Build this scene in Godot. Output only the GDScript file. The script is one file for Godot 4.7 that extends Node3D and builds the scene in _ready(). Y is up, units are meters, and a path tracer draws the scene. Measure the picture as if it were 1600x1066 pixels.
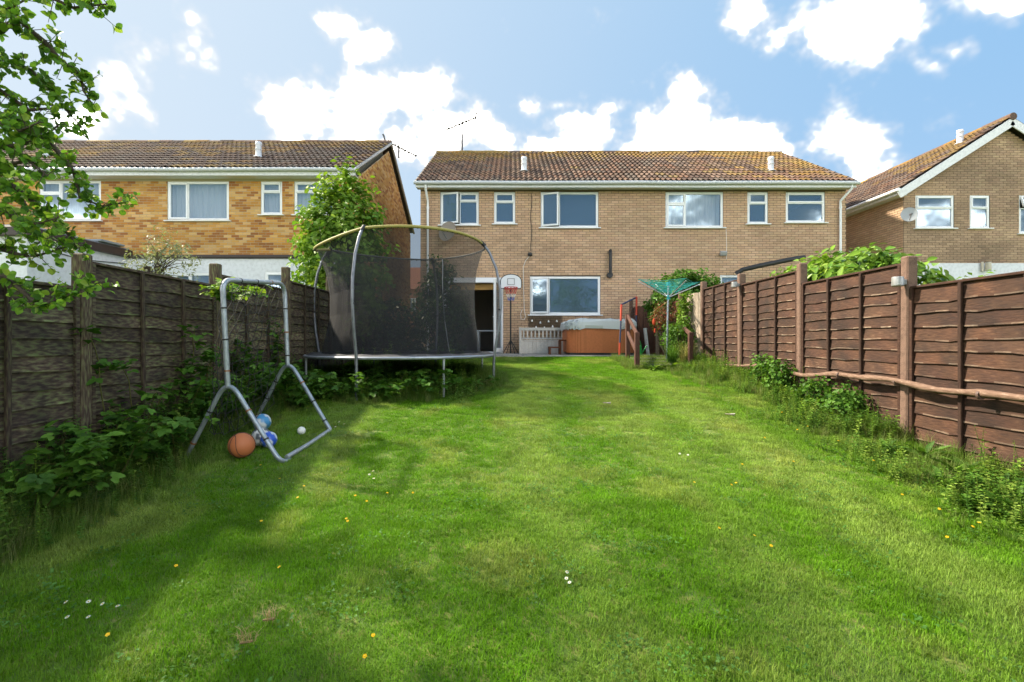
extends Node3D
# A sloping back garden between two lap fences, looking up to a brick semi-detached pair.
# x right, y up, z = -depth. Heights written "h" are measured from eye level EYE.
const EYE := 1.72
var rng := RandomNumberGenerator.new()
var M := {}
var taken := {}
var bump_noise := FastNoiseLite.new()
var patch_noise := FastNoiseLite.new()
var fine_noise := FastNoiseLite.new()

# ------------------------------------------------------------------ mesh collector
class MB:
	var v := PackedVector3Array()
	var n := PackedVector3Array()
	var c := PackedColorArray()
	var ix := PackedInt32Array()
	var col := Color(1, 1, 1)
	func tri(a: Vector3, b: Vector3, d: Vector3) -> void:
		var k := v.size()
		var nn := (d - a).cross(b - a).normalized()
		v.append(a); v.append(b); v.append(d)
		for i in 3:
			n.append(nn); c.append(col); ix.append(k + i)
	func quad(a: Vector3, b: Vector3, d: Vector3, e: Vector3) -> void:
		var k := v.size()
		var nn := (d - a).cross(b - a)
		if nn.length_squared() < 1e-14:
			nn = (e - a).cross(d - a)
		nn = nn.normalized()
		v.append(a); v.append(b); v.append(d); v.append(e)
		for i in 4:
			n.append(nn); c.append(col)
		for i in [0, 1, 2, 0, 2, 3]:
			ix.append(k + i)
	func tri_out(a: Vector3, b: Vector3, d: Vector3, mid: Vector3) -> void:
		if (d - a).cross(b - a).dot(a - mid) < 0.0: tri(a, d, b)
		else: tri(a, b, d)
	func quad_out(a: Vector3, b: Vector3, d: Vector3, e: Vector3, mid: Vector3) -> void:
		if (d - a).cross(b - a).dot((a + d) * 0.5 - mid) < 0.0: quad(a, e, d, b)
		else: quad(a, b, d, e)
	# box with chamfered edges
	func box(mid: Vector3, size: Vector3, ch := 0.0, b := Basis.IDENTITY) -> void:
		var h := size * 0.5
		ch = minf(ch, 0.45 * minf(h.x, minf(h.y, h.z)))
		var P := func(a: int, s: Vector3) -> Vector3:
			var p := Vector3(s.x * (h.x - ch), s.y * (h.y - ch), s.z * (h.z - ch))
			p[a] = s[a] * h[a]
			return mid + b * p
		for a in 3:
			var q := (a + 1) % 3
			var r := (a + 2) % 3
			for s in [-1.0, 1.0]:
				var f := []
				for w in [[-1.0, -1.0], [1.0, -1.0], [1.0, 1.0], [-1.0, 1.0]]:
					var sg := Vector3.ZERO
					sg[a] = s; sg[q] = w[0]; sg[r] = w[1]
					f.append(P.call(a, sg))
				quad_out(f[0], f[1], f[2], f[3], mid)
		if ch <= 0.0: return
		for a in 3:
			var q := (a + 1) % 3
			var r := (a + 2) % 3
			for sa in [-1.0, 1.0]:
				for sq in [-1.0, 1.0]:
					var s1 := Vector3.ZERO
					s1[a] = sa; s1[q] = sq; s1[r] = -1.0
					var s2 := s1
					s2[r] = 1.0
					quad_out(P.call(a, s1), P.call(a, s2), P.call(q, s2), P.call(q, s1), mid)
		for sx in [-1.0, 1.0]:
			for sy in [-1.0, 1.0]:
				for sz in [-1.0, 1.0]:
					var s := Vector3(sx, sy, sz)
					tri_out(P.call(0, s), P.call(1, s), P.call(2, s), mid)
	# smooth tube through points; r is a number or an array
	func tube(pts: Array, r, sides := 8, caps := true, closed := false) -> void:
		var m := pts.size()
		var k0 := v.size()
		var up := Vector3(0.13, 0.97, 0.21)
		var last := Vector3.ZERO
		for i in m:
			var a: Vector3 = pts[(i - 1 + m) % m] if closed else pts[maxi(i - 1, 0)]
			var b: Vector3 = pts[(i + 1) % m] if closed else pts[mini(i + 1, m - 1)]
			var t := (b - a).normalized()
			var side := up.cross(t)
			if last != Vector3.ZERO: side = last - t * last.dot(t)
			if side.length() < 0.05: side = Vector3(1, 0, 0.1).cross(t)
			side = side.normalized()
			last = side
			var oth := t.cross(side)
			var rr: float = r if (r is float or r is int) else r[i]
			for j in sides:
				var an := TAU * j / sides
				var d := side * cos(an) + oth * sin(an)
				v.append(pts[i] + d * rr); n.append(d); c.append(col)
		var rings := m if closed else m - 1
		for i in rings:
			var i2 := (i + 1) % m
			for j in sides:
				var j2 := (j + 1) % sides
				var a := k0 + i * sides + j
				var b := k0 + i * sides + j2
				var d := k0 + i2 * sides + j2
				var e := k0 + i2 * sides + j
				for q in [a, d, b, a, e, d]: ix.append(q)
		if caps and not closed:
			for en in [0, m - 1]:
				var k := v.size()
				var t: Vector3 = (pts[1] - pts[0]).normalized() * -1.0 if en == 0 else (pts[m - 1] - pts[m - 2]).normalized()
				for j in sides:
					v.append(v[k0 + en * sides + j]); n.append(t); c.append(col)
				for j in range(1, sides - 1):
					if en == 0:
						for q in [k, k + j, k + j + 1]: ix.append(q)
					else:
						for q in [k, k + j + 1, k + j]: ix.append(q)
	# lathe of [radius, height] pairs about the y axis of b
	func lathe(prof: Array, at: Vector3, sides := 20, b := Basis.IDENTITY) -> void:
		var k0 := v.size()
		var m := prof.size()
		for i in m:
			var p0: Array = prof[maxi(i - 1, 0)]
			var p1: Array = prof[mini(i + 1, m - 1)]
			var nr: float = p1[1] - p0[1]
			var ny: float = p0[0] - p1[0]
			for j in sides:
				var an := TAU * j / sides
				v.append(at + b * Vector3(cos(an) * prof[i][0], prof[i][1], sin(an) * prof[i][0]))
				n.append((b * Vector3(cos(an) * nr, ny, sin(an) * nr) + Vector3(0, 1e-6, 0)).normalized()); c.append(col)
		for i in m - 1:
			for j in sides:
				var j2 := (j + 1) % sides
				for q in [k0 + i * sides + j, k0 + (i + 1) * sides + j2, k0 + (i + 1) * sides + j, k0 + i * sides + j, k0 + i * sides + j2, k0 + (i + 1) * sides + j2]: ix.append(q)
	func ball(at: Vector3, r: float, sides := 16) -> void:
		var prof := []
		for i in sides + 1:
			var a := PI * i / sides - PI / 2
			prof.append([maxf(cos(a), 0.0005) * r, sin(a) * r])
		lathe(prof, at, sides * 2)
	# a folded leaf: base, direction of the midrib, face normal, length, half width; kind 0 = diamond, 1 = rounded
	func leaf(p: Vector3, d: Vector3, nn: Vector3, L: float, w: float, kind := 0, fold := 0.25) -> void:
		var s := d.cross(nn).normalized()
		var k := v.size()
		var lift := nn * (w * fold)
		var droop := nn * (-0.12 * L)
		var n1 := (nn - s * 0.35).normalized()
		var n2 := (nn + s * 0.35).normalized()
		var pts: Array
		var ns: Array
		var id: Array
		if kind == 0:
			pts = [p, p + d * (L * 0.42) - s * w + lift, p + d * (L * 0.45), p + d * (L * 0.42) + s * w + lift, p + d * L + droop]
			ns = [nn, n2, nn, n1, nn]
			id = [0, 1, 2, 0, 2, 3, 1, 4, 2, 2, 4, 3]
		else:
			pts = [p, p + d * (L * 0.22) - s * (w * 0.82) + lift * 0.8, p + d * (L * 0.55) - s * w + lift, p + d * (L * 0.84) - s * (w * 0.55) + lift * 0.4 + droop * 0.6,
				p + d * L + droop, p + d * (L * 0.84) + s * (w * 0.55) + lift * 0.4 + droop * 0.6, p + d * (L * 0.55) + s * w + lift, p + d * (L * 0.22) + s * (w * 0.82) + lift * 0.8, p + d * (L * 0.5)]
			ns = [nn, n2, n2, n2, nn, n1, n1, n1, nn]
			id = [0, 1, 8, 1, 2, 8, 2, 3, 8, 3, 4, 8, 4, 5, 8, 5, 6, 8, 6, 7, 8, 7, 0, 8]
		for i in pts.size():
			v.append(pts[i]); n.append(ns[i]); c.append(col)
		for i in id: ix.append(k + i)
	func done() -> ArrayMesh:
		var a := []
		a.resize(Mesh.ARRAY_MAX)
		a[Mesh.ARRAY_VERTEX] = v
		a[Mesh.ARRAY_NORMAL] = n
		a[Mesh.ARRAY_COLOR] = c
		a[Mesh.ARRAY_INDEX] = ix
		var m := ArrayMesh.new()
		if v.size(): m.add_surface_from_arrays(Mesh.PRIMITIVE_TRIANGLES, a)
		return m

# ------------------------------------------------------------------ nodes
func numbered(called: String) -> String:
	var k: int = taken.get(called, 0)
	taken[called] = k + 1
	return called if k == 0 else "%s_%03d" % [called, k]

func tag(o: Node3D, label: String, category: String, group := "") -> void:
	o.set_meta("label", label); o.set_meta("category", category)
	if group: o.set_meta("group", group)

func thing(called: String, label: String, category: String, at := Vector3.ZERO, group := "") -> Node3D:
	var o := Node3D.new()
	o.name = numbered(called)
	add_child(o)
	o.position = at
	tag(o, label, category, group)
	return o

func offset_of(p: Node3D) -> Vector3:
	var s := Vector3.ZERO
	while p != self:
		s += p.position
		p = p.get_parent()
	return s

# geometry given in world coordinates becomes a named part of parent
func part(parent: Node3D, called: String, mesh, m: Material) -> MeshInstance3D:
	var o := MeshInstance3D.new()
	o.mesh = mesh.done() if mesh is MB else mesh
	o.material_override = m
	o.name = called if parent != self else numbered(called)
	parent.add_child(o, true)
	o.position = -offset_of(parent) if parent != self else Vector3.ZERO
	return o

# a shared mesh placed by a transform (world) under parent
func piece(parent: Node3D, called: String, mesh: Mesh, m: Material, t: Transform3D) -> MeshInstance3D:
	var o := MeshInstance3D.new()
	o.mesh = mesh
	o.material_override = m
	o.name = called
	parent.add_child(o, true)
	t.origin -= offset_of(parent)
	o.transform = t
	return o

func struct(called: String, mesh, m: Material) -> MeshInstance3D:
	var o := part(self, called, mesh, m)
	o.set_meta("kind", "structure")
	return o

func many(parent: Node3D, called: String, mesh: Mesh, m: Material, ts: Array, cs: Array) -> MultiMeshInstance3D:
	var mm := MultiMesh.new()
	mm.transform_format = MultiMesh.TRANSFORM_3D
	mm.use_colors = true
	mm.mesh = mesh
	mm.instance_count = ts.size()
	for i in ts.size():
		mm.set_instance_transform(i, ts[i])
		mm.set_instance_color(i, cs[i])
	var o := MultiMeshInstance3D.new()
	o.multimesh = mm
	o.material_override = m
	o.name = called if parent != self else numbered(called)
	o.set_meta("kind", "stuff")
	parent.add_child(o, true)
	if parent != self: o.position = -offset_of(parent)
	return o

func V(x: float, h: float, d: float) -> Vector3:
	return Vector3(x, EYE + h, -d)

# where the line of sight through a point of the 1600 x 1066 photograph is at depth d
func P(px: float, py: float, d: float) -> Vector3:
	return Vector3((px - 800.0) * d / 755.0, EYE + (533.0 - py) * d / 755.0, -d)

func rnd(a: float, b: float) -> float:
	return rng.randf_range(a, b)

func rdir() -> Vector3:
	var z := rnd(-1, 1)
	var a := rnd(0, TAU)
	var r := sqrt(1 - z * z)
	return Vector3(r * cos(a), z, r * sin(a))

func lin(r: float, g: float, b: float) -> Color:
	return Color(r, g, b).linear_to_srgb()

# ------------------------------------------------------------------ ground
const PROFILE := [[-60.0, -2.3], [-10.0, -2.05], [0.0, -1.72], [2.0, -1.50], [4.2, -1.25], [5.4, -1.10], [7.4, -0.87], [9.3, -0.68], [11.0, -0.525], [12.0, -0.445], [12.6, -0.42], [13.4, -0.43], [400.0, -0.43]]

func rise(d: float) -> float:
	for i in range(1, PROFILE.size()):
		if d < PROFILE[i][0]:
			var t: float = (d - PROFILE[i - 1][0]) / (PROFILE[i][0] - PROFILE[i - 1][0])
			return lerpf(PROFILE[i - 1][1], PROFILE[i][1], clampf(t, 0, 1))
	return -0.43

func gy(x: float, z: float) -> float:
	var d := -z
	var h := (rise(d - 0.5) + rise(d) * 2.0 + rise(d + 0.5)) * 0.25
	var calm := clampf((13.0 - d) / 1.5, 0.0, 1.0)
	h += bump_noise.get_noise_2d(x * 30.0, z * 30.0) * 0.05 * calm
	return EYE + h

# ------------------------------------------------------------------ materials
func ramp(stops: Array) -> Gradient:
	var g := Gradient.new()
	var o := PackedFloat32Array()
	var cc := PackedColorArray()
	for s in stops:
		o.append(s[0]); cc.append(s[1])
	g.offsets = o
	g.colors = cc
	return g

func noise_tex(freq: float, stops: Array, size := 512, seed_ := 1, octaves := 4, kind := FastNoiseLite.TYPE_SIMPLEX_SMOOTH) -> NoiseTexture2D:
	var f := FastNoiseLite.new()
	f.noise_type = kind
	f.seed = seed_
	f.frequency = freq
	f.fractal_octaves = octaves
	var t := NoiseTexture2D.new()
	t.width = size; t.height = size
	t.seamless = true
	t.noise = f
	if stops: t.color_ramp = ramp(stops)
	return t

func mat(c: Color, rough := 0.8, tex: Texture2D = null, scale := Vector3.ONE, world := true) -> StandardMaterial3D:
	var m := StandardMaterial3D.new()
	m.albedo_color = c
	m.roughness = rough
	m.vertex_color_use_as_albedo = true
	if tex:
		m.albedo_texture = tex
		m.uv1_triplanar = true
		m.uv1_world_triplanar = world
		m.uv1_triplanar_sharpness = 4.0
		m.uv1_scale = scale
	return m

func relief(m: StandardMaterial3D, tex: Texture2D, cm: float) -> StandardMaterial3D:
	m.heightmap_enabled = true
	m.heightmap_texture = tex
	m.heightmap_scale = cm
	return m

func leafy(back := 0.75, rough := 0.5) -> StandardMaterial3D:
	var m := mat(Color(1, 1, 1), rough)
	m.metallic_specular = 0.3
	m.backlight_enabled = true
	m.backlight = lin(back, back, back * 0.45)
	return m

func materials() -> void:
	var w := Color(1, 1, 1)
	var grey := func(k: float) -> Color: return Color(k, k, k)
	var speck := noise_tex(0.09, [[0.0, grey.call(0.78)], [0.5, grey.call(0.96)], [1.0, w]], 512, 3, 5)
	var blotch := noise_tex(0.012, [[0.0, grey.call(0.78)], [0.45, grey.call(0.96)], [1.0, w]], 512, 5, 6)
	var mild := noise_tex(0.02, [[0.0, grey.call(0.90)], [0.5, grey.call(0.97)], [1.0, w]], 512, 6, 5)
	var hgt := noise_tex(0.06, [], 512, 9, 5)
	M.brick = relief(mat(w, 0.92, speck, Vector3(2.2, 2.2, 2.2)), hgt, 0.5)
	M.mortar_tan = mat(lin(0.15, 0.11, 0.08), 0.95, speck, Vector3(3, 3, 3))
	M.mortar_pale = mat(lin(0.50, 0.42, 0.28), 0.95, speck, Vector3(3, 3, 3))
	M.mortar_dark = mat(lin(0.15, 0.12, 0.09), 0.95, speck, Vector3(3, 3, 3))
	var lichen := noise_tex(0.05, [[0.0, Color(0.55, 0.52, 0.50)], [0.40, Color(0.85, 0.82, 0.80)], [0.62, Color(1, 1, 1)], [0.72, Color(1.0, 0.90, 0.62)], [1.0, Color(1.0, 0.86, 0.48)]], 512, 21, 5)
	M.tile = relief(mat(w, 0.9, lichen, Vector3(1.1, 1.1, 1.1)), hgt, 0.6)
	M.under_roof = mat(lin(0.08, 0.06, 0.05), 0.95)
	M.upvc = mat(lin(0.80, 0.81, 0.82), 0.35)
	M.fascia = mat(lin(0.74, 0.75, 0.76), 0.45, mild, Vector3(0.8, 0.8, 0.8))
	M.soffit = mat(lin(0.66, 0.64, 0.58), 0.6)
	M.gutter = mat(lin(0.60, 0.62, 0.64), 0.4, mild, Vector3(1.5, 1.5, 1.5))
	M.render_white = mat(lin(0.72, 0.74, 0.78), 0.85, mild, Vector3(0.7, 0.7, 0.7))
	M.dark_trim = mat(lin(0.05, 0.035, 0.03), 0.6)
	var g := StandardMaterial3D.new()
	g.albedo_color = Color(0.50, 0.62, 0.71, 0.02)
	g.transparency = BaseMaterial3D.TRANSPARENCY_ALPHA
	g.metallic = 0.45
	g.roughness = 0.02
	M.glass = g
	M.curtain = mat(lin(0.72, 0.75, 0.78), 0.9)
	M.blind = mat(lin(0.42, 0.50, 0.52), 0.8)
	M.plaster = mat(lin(0.35, 0.34, 0.32), 0.9)
	M.room = mat(lin(0.34, 0.29, 0.24), 0.9)
	var grain_r := noise_tex(0.014, [[0.0, Color(0.60, 0.52, 0.48)], [0.32, Color(0.76, 0.70, 0.66)], [0.60, Color(0.83, 0.78, 0.74)], [0.76, Color(0.88, 0.84, 0.80)], [0.82, Color(1.0, 1.0, 1.0)], [1.0, Color(1, 1, 1)]], 1024, 31, 6)
	var grain_l := noise_tex(0.014, [[0.0, Color(0.40, 0.36, 0.34)], [0.38, Color(0.64, 0.60, 0.56)], [0.58, Color(0.80, 0.80, 0.72)], [0.70, Color(0.84, 0.98, 0.72)], [1.0, Color(1, 1, 0.95)]], 1024, 37, 6)
	var grain_h := noise_tex(0.03, [], 512, 33, 5)
	M.wood_r = relief(mat(w, 0.85, grain_r, Vector3(2.6, 2.6, 0.6)), grain_h, 0.3)
	M.wood_l = relief(mat(w, 0.9, grain_l, Vector3(2.2, 2.2, 0.6)), grain_h, 0.3)
	M.wood_up = relief(mat(w, 0.85, grain_r, Vector3(3.0, 0.5, 3.0)), grain_h, 0.4)
	M.wood_up_l = relief(mat(w, 0.9, grain_l, Vector3(3.0, 0.5, 3.0)), grain_h, 0.4)
	M.concrete = relief(mat(w, 0.93, blotch, Vector3(2, 2, 2)), hgt, 0.4)
	M.paint_wood = mat(w, 0.6, mild, Vector3(1.4, 1.4, 1.4))
	M.steel = mat(w, 0.42, blotch, Vector3(1.2, 1.2, 1.2))
	M.steel.metallic = 0.55
	M.plain = mat(w, 0.6)
	M.gloss = mat(w, 0.3)
	M.soft = mat(w, 0.95)
	M.black = mat(lin(0.02, 0.02, 0.022), 0.5)
	var net := StandardMaterial3D.new()
	net.albedo_color = Color(lin(0.018, 0.018, 0.02), 0.56)
	net.transparency = BaseMaterial3D.TRANSPARENCY_ALPHA
	net.roughness = 0.9
	M.net = net
	M.leaf = leafy()
	M.leaf_gloss = leafy(0.55, 0.32)
	M.grass = leafy(0.7, 0.6)
	M.bark = relief(mat(lin(0.10, 0.075, 0.055), 0.95, speck, Vector3(4, 4, 4)), hgt, 1.0)
	M.soil = mat(w, 0.97, noise_tex(0.03, [[0.0, Color(0.26, 0.34, 0.12)], [0.45, Color(0.33, 0.43, 0.15)], [0.66, Color(0.42, 0.46, 0.20)], [1.0, Color(0.58, 0.52, 0.34)]], 512, 41, 6), Vector3(0.7, 0.7, 0.7))
	M.slab = relief(mat(lin(0.34, 0.32, 0.29), 0.9, blotch, Vector3(1.2, 1.2, 1.2)), hgt, 0.3)

# ------------------------------------------------------------------ sky
func make_sky() -> ImageTexture:
	var W := 2048
	var H := 1024
	var im := Image.create(W, H, false, Image.FORMAT_RGBF)
	var sun := sun_dir()
	var f := FastNoiseLite.new()
	f.noise_type = FastNoiseLite.TYPE_SIMPLEX_SMOOTH
	f.seed = 12; f.frequency = 7.0; f.fractal_octaves = 6; f.fractal_gain = 0.72
	var big := FastNoiseLite.new()
	big.noise_type = FastNoiseLite.TYPE_SIMPLEX_SMOOTH
	big.seed = 77; big.frequency = 0.75; big.fractal_octaves = 4
	# cumulus banks of the view: azimuth tangent, elevation tangent, their half widths, thickness
	var banks := []
	for b in [[1335, 35, 125, 66, 1.15], [1405, 22, 65, 45, 1.0], [1290, 72, 55, 34, 0.9], [1165, 20, 46, 38, 0.9], [1530, 2, 80, 24, 0.9], [530, 35, 42, 24, 0.85], [578, 70, 34, 27, 0.85], [305, 42, 26, 38, 0.5], [222, 80, 30, 20, 0.5], [190, 122, 34, 18, 0.45],
		[460, 178, 64, 56, 1.1], [445, 215, 45, 40, 1.0], [580, 150, 72, 38, 1.1], [560, 195, 56, 52, 1.1], [655, 150, 62, 36, 1.1], [690, 205, 72, 46, 1.15], [630, 225, 90, 46, 1.15], [770, 218, 50, 34, 0.95], [830, 165, 24, 14, 0.7], [872, 166, 30, 12, 0.6],
		[930, 205, 74, 48, 1.15], [868, 236, 70, 28, 1.0], [1060, 148, 46, 28, 0.8], [1050, 205, 80, 66, 1.2], [1132, 220, 80, 40, 1.1], [1185, 232, 60, 28, 0.9], [1000, 230, 70, 44, 1.15], [1310, 222, 68, 46, 0.9], [1375, 272, 42, 30, 0.75], [1495, 80, 24, 12, 0.5], [1450, 102, 24, 12, 0.45], [130, 190, 80, 30, 0.5]]:
		banks.append([(b[0] - 800.0) / 755.0, (533.0 - b[1]) / 755.0, 0.92 * b[2] / 755.0, 0.92 * b[3] / 755.0, b[4]])
	for j in H / 2 + 1:
		var el := PI * 0.5 - PI * (j + 0.5) / H
		var ce := cos(el)
		var se := sin(el)
		for i in W:
			var az := TAU * (i + 0.5) / W
			var dir := Vector3(sin(az) * ce, se, -cos(az) * ce)
			var cs := dir.dot(sun)
			var up := clampf(se, 0.0, 1.0)
			var pale := pow(1.0 - up, 4.0) * 0.55 + 0.75 * pow(clampf(cs * 0.5 + 0.5, 0.0, 1.0), 4.0)
			pale = clampf(pale, 0.0, 1.0)
			var deep := clampf(0.55 - cs, 0.0, 1.2)
			var r := lerpf(0.064 - 0.023 * deep, 0.180, pale)
			var g := lerpf(0.114 - 0.013 * deep, 0.193, pale)
			var b := lerpf(0.173 + 0.005 * deep, 0.203, pale)
			var wob := f.get_noise_3d(dir.x, dir.y * 1.3, dir.z)
			var a := 0.0
			var infront := 0.0
			if dir.z < -0.05:
				var u := dir.x / -dir.z
				var v := dir.y / -dir.z
				infront = smoothstep(1.75, 1.15, absf(u)) * smoothstep(1.15, 0.74, v)
				if infront > 0.0:
					var best := -1.0
					for k in banks:
						var du: float = (u - k[0]) / k[2]
						if du > 1.6 or du < -1.6: continue
						var dv: float = (v - k[1]) / k[3]
						var q: float = (1.0 - sqrt(du * du + dv * dv)) * k[4]
						if q > best: best = q
					a = smoothstep(-0.50, 0.95, best * 1.05 + wob * 1.75) * infront
			if infront < 1.0:
				var s := 1.0 / (up + 0.22)
				var cover := big.get_noise_3d(dir.x * s, 0.4, dir.z * s) + 0.35 * wob
				a = maxf(a, smoothstep(0.04, 0.46, cover) * (1.0 - infront))
			var thick := clampf(0.75 + 0.5 * wob, 0.4, 1.1)
			var core := lerpf(2.0, 4.0, thick) * pow(a, 6.0)
			im.set_pixel(i, j, Color(lerpf(r, 0.198 + core * 1.06, a), lerpf(g, 0.198 + core, a), lerpf(b, 0.201 + core * 0.92, a)))
	im.fill_rect(Rect2i(0, H / 2 + 1, W, H - H / 2 - 1), Color(0.30, 0.31, 0.25))
	return ImageTexture.create_from_image(im)

func sun_dir() -> Vector3:
	var el := deg_to_rad(43.0)
	return Vector3(-0.92 * cos(el), sin(el), -0.39 * cos(el)).normalized()

func camera_and_light() -> void:
	var cam := Camera3D.new()
	cam.name = "camera"
	cam.fov = rad_to_deg(2.0 * atan(533.0 / 755.0))
	cam.near = 0.05
	cam.far = 900.0
	add_child(cam)
	cam.position = Vector3(0, EYE, 0)
	cam.current = true
	var env := Environment.new()
	env.background_mode = Environment.BG_SKY
	var sky := Sky.new()
	var sm := PanoramaSkyMaterial.new()
	sm.panorama = make_sky()
	sky.sky_material = sm
	env.sky = sky
	env.tonemap_mode = Environment.TONE_MAPPER_LINEAR
	env.tonemap_exposure = 5.0
	env.sdfgi_enabled = true
	env.ssao_enabled = true
	env.ssil_enabled = true
	var we := WorldEnvironment.new()
	we.name = "world_environment"
	we.environment = env
	add_child(we)
	var sun := DirectionalLight3D.new()
	sun.name = "sun"
	sun.light_energy = 0.72
	sun.light_color = Color(1.0, 0.95, 0.86)
	sun.light_angular_distance = 2.5
	sun.shadow_enabled = true
	add_child(sun)
	sun.basis = Basis.looking_at(-sun_dir())

# ------------------------------------------------------------------ building kit
func pick(palette: Array) -> Color:
	var c: Color = palette[rng.randi() % palette.size()]
	var k := rnd(0.92, 1.08)
	return Color(c.r * k, c.g * k * rnd(0.97, 1.03), c.b * k)

func brick_mesh(col: Color) -> ArrayMesh:
	var b := MB.new()
	b.col = col
	b.box(Vector3(0, 0, -0.008), Vector3(0.214, 0.064, 0.032), 0.004)
	return b.done()

# wall sheet with openings, 0.25 thick, and its bricks; o lower corner, u along, nrm outwards, gable = extra height at the middle
func brick_wall(house: Node3D, o: Vector3, u: Vector3, nrm: Vector3, width: float, height: float, openings: Array, gable: float, palette: Array, mortar: Material, single: int, from_y := 0.0, single_above := 0.0, weather := 0.3) -> MeshInstance3D:
	var up := Vector3.UP
	var b := MB.new()
	var xs := [0.0, width]
	var ys := [from_y, height]
	for r in openings:
		for q in [r.position.x, r.end.x]:
			if q > 0 and q < width: xs.append(q)
		for q in [r.position.y, r.end.y]:
			if q > from_y and q < height: ys.append(q)
	xs.sort(); ys.sort()
	for i in xs.size() - 1:
		for j in ys.size() - 1:
			var mid := Vector2((xs[i] + xs[i + 1]) * 0.5, (ys[j] + ys[j + 1]) * 0.5)
			var hole := false
			for r in openings:
				if r.has_point(mid): hole = true
			if hole or xs[i + 1] - xs[i] < 0.001 or ys[j + 1] - ys[j] < 0.001: continue
			for k in [0.0, -0.25]:
				var q: Vector3 = o + nrm * k
				var m: Vector3 = q - nrm * (0.1 if k == 0.0 else -0.1) + u * mid.x + up * mid.y
				b.quad_out(q + u * xs[i] + up * ys[j], q + u * xs[i + 1] + up * ys[j], q + u * xs[i + 1] + up * ys[j + 1], q + u * xs[i] + up * ys[j + 1], m)
	for r in openings:
		var c := [o + u * r.position.x + up * r.position.y, o + u * r.end.x + up * r.position.y, o + u * r.end.x + up * r.end.y, o + u * r.position.x + up * r.end.y]
		var mid: Vector3 = o + u * (r.position.x + r.size.x * 0.5) + up * (r.position.y + r.size.y * 0.5) - nrm * 0.125
		for k in 4:
			var a: Vector3 = c[k]
			var e: Vector3 = c[(k + 1) % 4]
			b.quad_out(a, e, e - nrm * 0.25, a - nrm * 0.25, mid + (a + e - mid * 2.0) * 2.0)
	if gable > 0.0:
		for k in [0.0, -0.25]:
			var q: Vector3 = o + nrm * k + up * height
			b.tri_out(q, q + u * width, q + u * (width * 0.5) + up * gable, q - nrm * (0.1 if k == 0.0 else -0.1) + u * width * 0.5)
	var wall := part(house, "wall", b, mortar)
	# bricks in stretcher bond
	var list := []
	var row := 0
	var y := from_y + 0.04
	while y < height + gable - 0.05:
		var lo := 0.0
		var hi := width
		if y > height:
			lo = (y - height) / gable * width * 0.5 + 0.04
			hi = width - lo
		var cuts := [[lo, hi]]
		for r in openings:
			if y > r.position.y - 0.01 and y < r.end.y + 0.01:
				var nx := []
				for s in cuts:
					if r.end.x <= s[0] or r.position.x >= s[1]: nx.append(s)
					else:
						if r.position.x - s[0] > 0.03: nx.append([s[0], r.position.x])
						if s[1] - r.end.x > 0.03: nx.append([r.end.x, s[1]])
				cuts = nx
		for s in cuts:
			var x: float = floor(s[0] / 0.225) * 0.225 - (0.1125 if row % 2 else 0.0)
			while x < s[1]:
				var a: float = maxf(x, s[0])
				var e: float = minf(x + 0.225, s[1])
				if e - a > 0.035:
					list.append([o + u * ((a + e) * 0.5) + up * (y + rnd(-0.0015, 0.0015)) + nrm * rnd(-0.001, 0.003), (e - a - 0.011) / 0.214])
				x += 0.225
		row += 1
		y += 0.075
	var eye := Vector3(0, EYE, 0)
	var firsts := []
	for k in list.size():
		if list[k][0].y - o.y > single_above: firsts.append([list[k][0].distance_squared_to(eye), k])
	firsts.sort_custom(func(p, q): return p[0] < q[0])
	var alone := {}
	for k in mini(single, firsts.size()): alone[firsts[k][1]] = true
	var variants := []
	if single > 0:
		for k in 15:
			var bc: Color = palette[k % palette.size()]
			var bq := lerpf(0.78, 1.18, k / 14.0)
			variants.append(brick_mesh(Color(bc.r * bq, bc.g * bq, bc.b * bq)))
	var ts := []
	var cs := []
	for k in list.size():
		var t := Transform3D(Basis(u * list[k][1], up, nrm), list[k][0])
		var pp: Vector3 = list[k][0]
		var worn := 1.0 + weather * patch_noise.get_noise_3d(pp.x * 14.0, pp.y * 34.0, pp.z * 14.0)
		if alone.has(k): piece(wall, "brick", variants[clampi(int((worn - 0.78) / 0.4 * 14.0 + rnd(-5, 5)), 0, 14)], M.brick, t)
		else:
			var bc := pick(palette)
			ts.append(t); cs.append(Color(bc.r * worn, bc.g * worn, bc.b * worn))
	many(wall, "brickwork", brick_mesh(Color(1, 1, 1)), M.brick, ts, cs)
	return wall

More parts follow.
